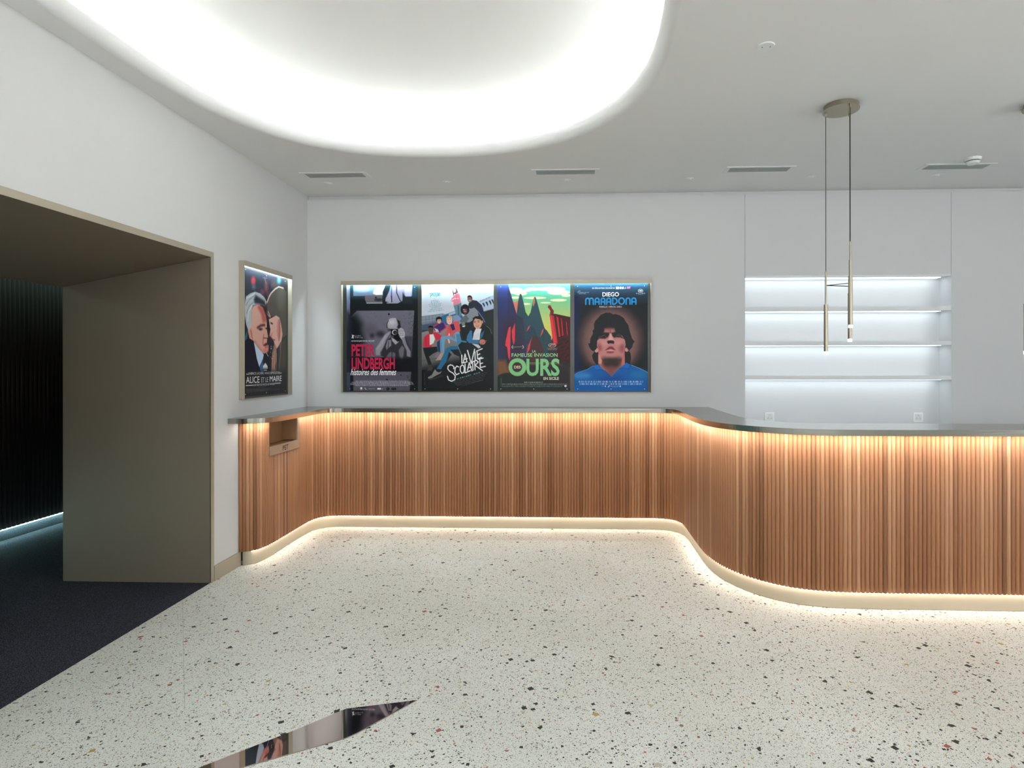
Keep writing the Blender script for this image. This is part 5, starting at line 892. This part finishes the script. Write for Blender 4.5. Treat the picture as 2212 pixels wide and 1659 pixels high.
('L',[(6.2,43.6),(13.4,36.2),(24.6,30.3)],0.88,(120,126,134),1.5,1),
('L',[(8.0,52.5),(12.5,44.0),(24.6,36.5)],0.88,(120,126,134),1.5,1),
('L',[(9.8,61.6),(11.6,50.2),(19.0,42.3)],1.1,(215,220,224),1.5,1),
('P',[(17.1,48.7),(21.8,42.5),(34.2,39.7),(42.0,43.2),(48.1,51.2),(51.1,59.0),(51.2,66.1),(46.1,66.4),(52.2,79.0),(51.2,84.5),(55.3,87.6),(54.3,94.2),(47.2,97.5),(39.2,96.6),(29.4,91.1),(22.8,83.5),(13.5,80.7),(10.3,71.7),(16.3,69.3),(17.6,60.0)],(206,160,146),1.2,1),
('P',[(34.2,39.7),(43.0,43.1),(49.1,52.2),(50.1,59.1),(42.1,60.2),(38.1,50.4),(30.3,43.2)],(176,92,86),6,1),
('P',[(30.3,56.4),(30.1,58.7),(29.2,60.8),(28.0,62.5),(26.4,63.6),(24.6,64.1),(22.9,63.9),(21.3,62.9),(20.1,61.4),(19.3,59.5),(19.0,57.3),(19.3,55.0),(20.1,52.9),(21.3,51.2),(22.9,50.0),(24.6,49.5),(26.4,49.7),(28.0,50.6),(29.2,52.1),(30.0,54.1)],(200,168,156),10,0.8),
('P',[(20.0,74.8),(19.8,76.5),(19.3,78.2),(18.4,79.4),(17.4,80.3),(16.3,80.6),(15.1,80.4),(14.1,79.6),(13.3,78.4),(12.8,76.9),(12.6,75.2),(12.8,73.4),(13.3,71.8),(14.1,70.5),(15.1,69.7),(16.3,69.3),(17.4,69.5),(18.4,70.3),(19.2,71.5),(19.8,73.0)],(200,142,130),2,1),
('L',[(16.3,71.4),(18.1,76.4),(20.0,81.5)],1.31,(150,84,80),2,1),
('L',[(30.4,67.4),(38.1,64.2),(46.1,63.2)],2.85,(86,58,54),3,1),
('P',[(41.7,68.3),(41.5,68.7),(40.8,69.2),(39.8,69.5),(38.6,69.8),(37.2,69.9),(35.8,70.0),(34.5,69.8),(33.5,69.6),(32.9,69.2),(32.7,68.8),(32.9,68.4),(33.5,68.0),(34.5,67.6),(35.8,67.3),(37.2,67.2),(38.6,67.2),(39.8,67.3),(40.8,67.5),(41.5,67.9)],(70,44,42),3,1),
('P',[(38.2,69.0),(38.2,69.3),(37.9,69.5),(37.6,69.7),(37.2,69.8),(36.7,69.9),(36.2,69.9),(35.7,69.8),(35.4,69.6),(35.2,69.4),(35.1,69.2),(35.2,69.0),(35.4,68.7),(35.7,68.6),(36.2,68.4),(36.7,68.4),(37.2,68.4),(37.6,68.5),(37.9,68.6),(38.2,68.8)],(16,10,12),1,1),
('P',[(46.1,66.4),(51.2,68.2),(54.3,77.8),(46.1,78.8)],(214,158,140),2,1),
('L',[(44.1,75.1),(42.1,84.8),(43.1,88.0)],1.31,(150,84,76),3,1),
('L',[(44.1,78.9),(52.2,78.7)],1.1,(120,50,48),2,1),
('P',[(43.1,87.5),(48.2,84.6),(54.3,84.4),(54.3,87.1),(46.1,88.7)],(104,38,42),2,1),
('P',[(46.1,89.2),(54.3,88.2),(53.8,90.4),(47.2,91.1)],(190,90,90),2,1),
('P',[(54.3,94.2),(54.0,95.0),(53.1,95.8),(51.8,96.4),(50.1,96.8),(48.2,97.0),(46.3,96.9),(44.6,96.5),(43.3,96.0),(42.4,95.3),(42.1,94.4),(42.4,93.6),(43.3,92.8),(44.6,92.2),(46.3,91.8),(48.2,91.6),(50.0,91.7),(51.8,92.0),(53.1,92.6),(54.0,93.3)],(200,112,104),5,0.7),
('L',[(25.6,85.4),(38.2,94.5)],3.29,(168,98,88),8,0.6),
('P',[(1.0,82.8),(9.4,71.8),(13.5,80.7),(22.8,84.0),(27.6,100.0),(34.3,113.6),(38.2,122.1),(38.3,154.0),(-4.1,151.3)],(27,29,42),1.2,1),
('P',[(2.7,80.7),(10.0,71.2),(9.0,80.4),(4.5,84.2)],(60,110,128),2,1),
('P',[(22.3,84.0),(30.4,90.5),(44.2,98.7),(42.2,104.0),(34.3,113.6),(29.0,104.2)],(182,202,226),1,1),
('P',[(44.2,98.7),(48.2,96.5),(56.4,101.7),(58.5,122.5),(42.2,123.3),(42.2,110.5)],(30,32,44),2,1),
('P',[(42.2,105.1),(38.2,110.5),(35.3,113.6),(38.2,124.3),(44.2,124.4),(43.2,112.6)],(64,100,150),2,1),
('L',[(49.2,95.9),(54.3,100.7)],0.88,(190,200,210),1,1),
('P',[(-4.2,115.4),(42.2,120.1),(105.2,116.3),(105.3,164.1),(-4.1,156.3)],(40,39,42),14,1),
('P',[(47.7,108.6),(52.3,112.1),(53.1,114.5),(42.4,114.5),(42.8,112.1)],(214,216,218),0.6,1),
('P',[(42.4,114.9),(53.1,114.9),(53.1,115.6),(42.4,115.5)],(214,216,218),0.4,1),
('P',[(44.4,117.0),(51.5,117.1),(51.5,117.9),(44.4,117.9)],(205,207,210),0.4,1),
('L',[(7.4,121.7),(11.6,121.8)],0.99,(190,190,190),0.4,1),
('L',[(82.8,121.5),(86.1,121.4)],0.99,(190,190,190),0.4,1),
('L',[(6.4,134.6),(21.5,134.7)],1.1,(200,200,200),0.4,1),
('L',[(70.2,134.1),(83.7,134.1)],1.1,(190,190,190),0.4,1),
('X', 'FABRICE LUCHINI  ANAÏS DEMOUSTIER', (11.8, 119.0, 82.2, 122.4), (200, 202, 205), 0, 0, 0),
('X', 'ALICE', (6.4, 124.6, 34.4, 132.1), (232, 232, 232), 0, 0, 0),
('X', 'ET LE', (38.3, 126.1, 53.9, 131.9), (190, 192, 196), 0, 0, 0),
('X', 'MAIRE', (57.5, 124.8, 86.1, 131.5), (232, 232, 232), 0, 0, 0),
('X', 'UN FILM DE NICOLAS PARISER', (22.1, 133.4, 69.3, 135.8), (200, 200, 202), 0, 0, 0),
('T',[(32.4,137.6),(48.3,137.4)],1.53,(96,96,100),0.7),
('T',[(6.8,139.2),(60.6,140.1)],1.53,(96,96,100),0.7),
('T',[(6.8,140.4),(80.0,141.8)],1.53,(96,96,100),0.7),
('T',[(6.8,142.4),(52.3,141.9)],1.53,(96,96,100),0.7),
],
}

# ------------------------------------------------ posters
def paint(ops, nx, ny, hh):
    xs = np.linspace(0, 100, nx); ys = np.linspace(0, hh, ny); X, Y = np.meshgrid(xs, ys)
    I = np.zeros((ny, nx, 3)); px = 100/(nx-1); rng = np.random.RandomState(5)
    def seg(x, y, a, b):
        ax, ay = a; bx, by = b; dx, dy = bx-ax, by-ay; L = dx*dx+dy*dy+1e-9
        t = np.clip(((x-ax)*dx+(y-ay)*dy)/L, 0, 1); return np.hypot(x-ax-t*dx, y-ay-t*dy)
    def window(pts, m):
        x0 = min(p[0] for p in pts)-m; x1 = max(p[0] for p in pts)+m; y0 = min(p[1] for p in pts)-m; y1 = max(p[1] for p in pts)+m
        a, b = np.searchsorted(xs, [x0, x1]); c, d = np.searchsorted(ys, [y0, y1]); return slice(c, d), slice(a, b)
    def blend(sl, A, col): I[sl] = I[sl]*(1-A[..., None])+np.array(col)*A[..., None]
    def poly(pts, col, soft, al):
        s = max(soft, px*.7); sl = window(pts, s*1.6); x, y = X[sl], Y[sl]
        if x.size == 0: return
        ins = np.zeros(x.shape, bool); d = np.full(x.shape, 1e9); n = len(pts)
        for i in range(n):
            a, b = pts[i], pts[(i+1) % n]; d = np.minimum(d, seg(x, y, a, b))
            if a[1] != b[1]:
                c = ((a[1] > y) != (b[1] > y)) & (x < (b[0]-a[0])*(y-a[1])/(b[1]-a[1])+a[0]); ins ^= c
        sd = np.where(ins, d, -d); t = np.clip(.5+sd/(2*s)*1.2, 0, 1); blend(sl, al*t*t*(3-2*t), col)
    def line(pts, w, col, soft, al):
        s = max(soft, px*.6); sl = window(pts, w+s*2); x, y = X[sl], Y[sl]
        if x.size == 0: return
        d = np.full(x.shape, 1e9)
        for a, b in zip(pts, pts[1:]): d = np.minimum(d, seg(x, y, a, b))
        t = np.clip(.5+(w/2-d)/(2*s)*1.2, 0, 1); blend(sl, al*t, col)
    for op in ops:
        k = op[0]
        if k == 'P': poly(op[1], op[2], op[3]*.6, op[4])
        elif k == 'L': line(op[1], op[2], op[3], op[4]*.4, op[5])
        elif k == 'Y':
            (x0, y0), (x1, y1) = op[1]; sl = window(op[1], 0); t = np.clip((Y[sl]-y0)/(y1-y0), 0, 1)[..., None]
            c = np.array(op[2])*(1-t)+np.array(op[3])*t; I[sl] = I[sl]*(1-op[4])+c*op[4]
        elif k == 'S':
            (x0, y0), (x1, y1) = op[1]
            for _ in range(op[2]):
                cx, cy, r = rng.uniform(x0, x1), rng.uniform(y0, y1), op[3]*rng.uniform(.4, 1.2)
                poly([(cx+r*math.cos(t)*rng.uniform(.6, 1), cy+r*math.sin(t)) for t in np.arange(0, 6.2, 1.05)], op[4], .2, .8)
        elif k == 'T':                                # a row of fine print too small to read
            (x0, y0), (x1, y1) = op[1]; h = op[2]; L = math.hypot(x1-x0, y1-y0); x = 0.
            while x < L:
                w = rng.uniform(1.5, 5)*max(.5, h/2.4); w = min(w, L-x)
                if w < .4: break
                n = max(2, int(w/max(.55, h*.42)))
                for q in range(n):
                    t = (x+w*(q+.5)/n)/L; cx, cy = x0+(x1-x0)*t, y0+(y1-y0)*t; ww = w/n*rng.uniform(.5, .9)
                    a_ = op[4]*rng.uniform(.6, 1)
                    poly([(cx-ww/2, cy-h/2), (cx+ww/2, cy-h/2), (cx+ww/2, cy+h/2), (cx-ww/2, cy+h/2)], op[3], .25, a_)
                x += w+max(.5, h*.5)
    I += rng.normal(0, 2.2, I.shape[:2])[..., None]
    return np.clip(I, 0, 255)/255
def poster(key, label, org, ex, wid, hgt, nrm, bow=.0):
    """org: top-left corner on the face, ex: unit vector to the right along the print, nrm: unit vector towards the room"""
    org, ex, nrm, dn = Vector(org), Vector(ex), Vector(nrm), Vector((0, 0, -1)); k = wid/100; hh = hgt/k
    nx = 236; ny = int(nx*hgt/wid); I = paint(ART[key], nx, ny, hh)
    lin = np.where(I <= .04045, I/12.92, ((I+.055)/1.055)**2.4)
    xs, ys = np.meshgrid(np.linspace(0, wid, nx), np.linspace(0, hgt, ny))
    root = thing('film_poster', label, 'poster', tuple(org+ex*wid/2+dn*hgt), 'film posters in the lit cases')
    co = np.array(org)+xs[..., None]*np.array(ex)+ys[..., None]*np.array(dn)
    co = co.reshape(-1, 3); n0 = len(co); th = np.array(nrm)*-.0015
    idx = np.arange(nx*ny).reshape(ny, nx)
    q = np.stack([idx[:-1, :-1], idx[1:, :-1], idx[1:, 1:], idx[:-1, 1:]], -1).reshape(-1, 4)
    cs = co[[idx[0, 0], idx[-1, 0], idx[-1, -1], idx[0, -1]]]+th
    allv = np.vstack([co, cs]); c0 = [idx[0, 0], idx[-1, 0], idx[-1, -1], idx[0, -1]]
    faces = q.tolist()+[[n0+3, n0+2, n0+1, n0]]+[[c0[i], n0+i, n0+(i+1) % 4, c0[(i+1) % 4]] for i in range(4)]
    me = D.meshes.new('print'); me.from_pydata(allv.tolist(), [], faces)
    ca = me.color_attributes.new('Print', 'FLOAT_COLOR', 'POINT')
    cols = np.ones((len(allv), 4)); cols[:n0, :3] = lin.reshape(-1, 3); cols[n0:, :3] = .02
    ca.data.foreach_set('color', cols.ravel()); me.update()
    obj('print', me, M['print'], root)
    lay = 0
    for op in ART[key]:
        if op[0] != 'X': continue
        _, txt, (x0, y0, x1, y1), tint, shear, bold, rot = op; lay += 1
        v, f = fit(text_mesh(txt, bold, shear), x0, -y1, x1, -y0)
        me = D.meshes.new('lettering')
        me.from_pydata([tuple(org+ex*(a*k)+dn*(-c*k)+nrm*(.0008+.0001*lay)) for a, c, _z in v], [], f)
        obj('lettering', me, ink(tuple(tint)), root)
    for fx in (.045, .5, .955):
        for fy in (.022, .982):
            p = org+ex*(wid*fx)+dn*(hgt*fy)
            obj('pin', rod(bmesh.new(), p+nrm*-.0005, p+nrm*.003, .0032, 8), M['pin'], root)
    return root
def lit_case(label, org, ex, nrm, wid, z0, z1, dep=.046):
    """shallow metal case: org is the lower left corner on the wall"""
    org, ex, nrm = Vector(org), Vector(ex), Vector(nrm)
    root = thing('poster_case', label, 'poster case', tuple(org), 'wall poster cases')
    def bx(a0, a1, n0, n1, h0, h1, bm=None):
        bm = bm or bmesh.new(); p, q = org+ex*a0+nrm*n0, org+ex*a1+nrm*n1
        return box(bm, min(p.x, q.x), max(p.x, q.x), min(p.y, q.y), max(p.y, q.y), h0, h1)
    t = .005; H_ = z1-z0
    bm = bx(0, t, 0, dep-.003, z0, z1); bx(wid-t, wid, 0, dep-.003, z0, z1, bm); bx(t, wid-t, 0, dep-t, z1-t, z1, bm); bx(0, wid, dep-t, dep, z1-.038, z1, bm)
    bx(t, wid-t, 0, .018, z0, z0+.004, bm)
    obj('frame', bm, M['bronze'], root)
    obj('backing_board', bx(t, wid-t, .0005, .008, z0+.004, z1-t), M['board'], root)
    obj('light_strip', bx(t+.01, wid-t-.01, dep-.029, dep-.017, z1-.014, z1-.006), M['led_case'], root)
    return root
lit_case('wide champagne framed case holding four film posters on the back wall', (-2.163, YB, 0), (1, 0, 0), (0, -1, 0), 2.885, 1.246, 2.289)
lit_case('narrow champagne framed case with one film poster on the left wall', (XL, 4.228, 0), (0, 1, 0), (1, 0, 0), .737, 1.244, 2.289)
PW, PH = .676, .990
yp = YB-.0102
poster('photographer', 'dark grey film poster of a photographer with tall red lettering, leftmost in the wide case', (-2.122, yp, 2.252), (1, 0, 0), PW, PH, (0, -1, 0))
poster('schoolyard', 'film poster of a group of young people outdoors with slanted white brush lettering', (-1.410, yp, 2.252), (1, 0, 0), PW, PH, (0, -1, 0))
poster('mountains', 'film poster of painted blue and red mountain peaks with big pale green lettering', (-.698, yp, 2.252), (1, 0, 0), PW, PH, (0, -1, 0))
poster('portrait', 'film poster portrait of a dark-haired man in a blue shirt, rightmost in the wide case', (.016, yp, 2.252), (1, 0, 0), PW, PH, (0, -1, 0))
poster('couple', 'film poster of a grey-haired man facing a woman, on the left wall', (XL+.0102, 4.262, 2.252), (0, 1, 0), .672, PH, (1, 0, 0))

# ------------------------------------------------ lit shelving niche
sh = thing('shelving_niche', 'white built-in shelf niche with light strips behind the counter', 'shelving', ((NX0+NX1)/2, YB+ND, NZ0))
ny = YB+ND
obj('niche_case', Bs((NX0, NX1, ny, ny+.012, NZ0, NZ1), (NX0-.012, NX0, YB+.0005, ny+.012, NZ0, NZ1), (NX1, NX1+.012, YB+.0005, ny+.012, NZ0, NZ1), (NX0, NX1, YB+.001, ny, NZ1, NZ1+.012), (NX0, NX1, YB+.001, ny, NZ0-.012, NZ0)), M['shelf'], sh)
for z0, z1 in ((1.995, 2.033), (1.680, 1.717), (1.364, 1.401)):
    s_ = obj('shelf', B(NX0+.001, NX1-.001, YB+.001, ny-.0005, z0, z1), M['shelf'], sh)
    obj('light_strip', B(NX0+.01, NX1-.05, ny-.110, ny-.030, z0-.0035, z0-.0003), M['led_shelf'], s_)
obj('light_strip', B(NX0+.01, NX1-.05, ny-.110, ny-.030, NZ1-.0045, NZ1-.0008), M['led_shelf'], sh)
def socket(x, where):
    t = thing('wall_socket', where, 'wall socket', (x, ny, .965), 'wall sockets in the shelving niche')
    obj('plate', B(x-.0435, x+.0435, ny-.009, ny, .965, 1.052, bev=.002), M['socket'], t)
    obj('insert', B(x-.032, x+.032, ny-.0105, ny-.009, .9765, 1.0405), M['white'], t)
    bm = bmesh.new()
    for k in range(3):
        a = math.pi/2+k*2*math.pi/3; cx, cz = x+.017*math.cos(a), 1.0085+.017*math.sin(a)
        for j in range(3):
            b = a+(j-1)*2*math.pi/3; rod(bm, (cx+.0062*math.cos(b), ny-.0109, cz+.0062*math.sin(b)), (cx+.0062*math.cos(b), ny-.0100, cz+.0062*math.sin(b)), .0022, 8)
    obj('holes', bm, M['black'], t)
socket(1.859, 'white triple wall socket at the left end of the lit niche')
socket(3.230, 'white triple wall socket at the right end of the lit niche')

# ------------------------------------------------ pendant lamps
def pendant(label, dx):
    cx, cy = 1.655+dx, 3.62
    t = thing('pendant_lamp', label, 'pendant lamp', (cx, cy, ZC), 'triple rod pendant lamps')
    bm = bmesh.new(); cyl(bm, cx, cy, ZC-.030, ZC-.001, .098, .098, 56); cyl(bm, cx, cy, ZC-.033, ZC-.030, .105, .105, 56); obj('canopy', bm, M['brasslamp'], t)
    rods = [(1.580+dx, 3.66, 2.083, 1.876, 1.584, 1.565), (1.669+dx, 3.53, 2.242, 2.034, 1.740, 1.723), (1.727+dx, 3.66, 2.155, 1.948, 1.662, 1.645)]
    for x, y, a, b, c, d in rods:
        obj('gland', cyl(bmesh.new(), x, y, ZC-.052, ZC-.033, .006, .0075, 14), M['brasslamp'], t)
        obj('cord', cyl(bmesh.new(), x, y, a, ZC-.05, .0022, .0022, 8), M['cord'], t)
        bm = bmesh.new(); cyl(bm, x, y, b, a, .0058, .0058, 16); cyl(bm, x, y, c, b, .0122, .0122, 28); r_ = obj('rod', bm, M['brasslamp'], t)
        obj('tip', cyl(bmesh.new(), x, y, d, c, .0125, .0125, 24), M['tip'], r_)
    bm = bmesh.new(); z = 1.99
    rod(bm, (rods[0][0], rods[0][1], z+.006), (rods[2][0], rods[2][1], z), .0028); rod(bm, (rods[0][0], rods[0][1], z+.006), (rods[1][0], rods[1][1], z+.002), .0022); rod(bm, (rods[1][0], rods[1][1], z+.002), (rods[2][0], rods[2][1], z), .0022)
    obj('crossbar', bm, M['cord'], t)
pendant('satin brass pendant of three hanging rods in front of the lit shelves', 0)
pendant('satin brass pendant lamp cut off by the right edge of the photo', 1.212)

# ------------------------------------------------ ceiling fittings
def vent(x0, x1, label):
    t = thing('ceiling_vent', label, 'air vent', ((x0+x1)/2, 4.775, ZC), 'slot air vents in the ceiling')
    y0, y1, z = 4.722, 4.830, ZC
    obj('frame', Bs((x0-.035, x1+.035, y0-.022, y0, z-.004, z), (x0-.035, x1+.035, y1, y1+.022, z-.004, z), (x0-.035, x0, y0, y1, z-.004, z), (x1, x1+.035, y0, y1, z-.004, z)), M['ceiling'], t)
    bm = B(x0, x1, y0, y1, z-.0012, z-.0002)
    for k in range(6): box(bm, x0, x1, y0+.004+k*.0175, y0+.013+k*.0175, z-.003, z-.0012)
    obj('grille', bm, M['grille'], t)
for x0, x1, w_ in ((-2.235, -1.745, 'slot ceiling vent nearest the left wall corner'), (-.30, .185, 'slot ceiling vent between the light opening and the poster case'),
                   (1.28, 1.765, 'slot ceiling vent left of the pendant cords'), (2.85, 3.335, 'slot ceiling vent beside the smoke detector')): vent(x0, x1, w_)
def speaker(x, y, label):
    t = thing('sprinkler_cover', label, 'sprinkler cover', (x, y, ZC), 'small round sprinkler covers along the back wall')
    obj('rim', cyl(bmesh.new(), x, y, ZC-.003, ZC-.0002, .035, .037, 32), M['ceiling'], t); obj('nozzle', cyl(bmesh.new(), x, y, ZC-.009, ZC-.003, .017, .022, 24), M['ceiling'], t)
for x, w_ in ((-2.14, 'small round ceiling cover closest to the left corner'), (-1.09, 'small round ceiling cover right of the first vent'), (-.05, 'small round ceiling cover behind the second vent'),
              (1.0, 'small round ceiling cover between second and third vent'), (2.03, 'small round ceiling cover left of the pendant cords, behind the third vent'), (3.07, 'small round ceiling cover behind the fourth vent')): speaker(x, 4.985, w_)
t = thing('ceiling_plate', 'white round ceiling plate with two dark holes near the pendant', 'ceiling plate', (.97, 2.93, ZC))
obj('disc', cyl(bmesh.new(), .97, 2.93, ZC-.006, ZC-.0002, .041, .043, 40), M['white'], t)
for hx, hy in ((.952, 2.93), (.990, 2.925)): obj('hole', cyl(bmesh.new(), hx, hy, ZC-.0068, ZC-.0055, .003, .003, 10), M['black'], t)
t = thing('smoke_detector', 'white round smoke detector beside the rightmost ceiling vent', 'smoke detector', (3.10, 4.585, ZC))
obj('base', cyl(bmesh.new(), 3.10, 4.585, ZC-.022, ZC-.0005, .053, .058, 40), M['white'], t)
obj('slot', cyl(bmesh.new(), 3.10, 4.585, ZC-.028, ZC-.022, .044, .044, 40), M['black'], t)
obj('cap', cyl(bmesh.new(), 3.10, 4.585, ZC-.045, ZC-.028, .038, .049, 40), M['white'], t)

# ------------------------------------------------ mirror inlay in the floor
ml = obj('floor_mirror', prism([(-.700, 2.557), (-.990, 2.482), (-1.160, 2.312), (-1.392, 2.100), (-1.74, 1.79), (-1.60, 1.80), (-1.232, 2.106), (-.912, 2.288), (-.882, 2.318)], -.004, .0012), M['mirror'])
prop(ml, 'angular rose-tinted mirror inlay tapering to a point in the terrazzo floor', 'mirror inlay')
mt_ = obj('edge_strip', None or prism_strip(np.array([(-1.60, 1.80), (-1.232, 2.106), (-.912, 2.288), (-.882, 2.318), (-.700, 2.557)]), np.array([(-1.598, 1.797), (-1.230, 2.103), (-.910, 2.285), (-.880, 2.315), (-.697, 2.555)]), -.003, .0018), M['brasslamp'], ml)
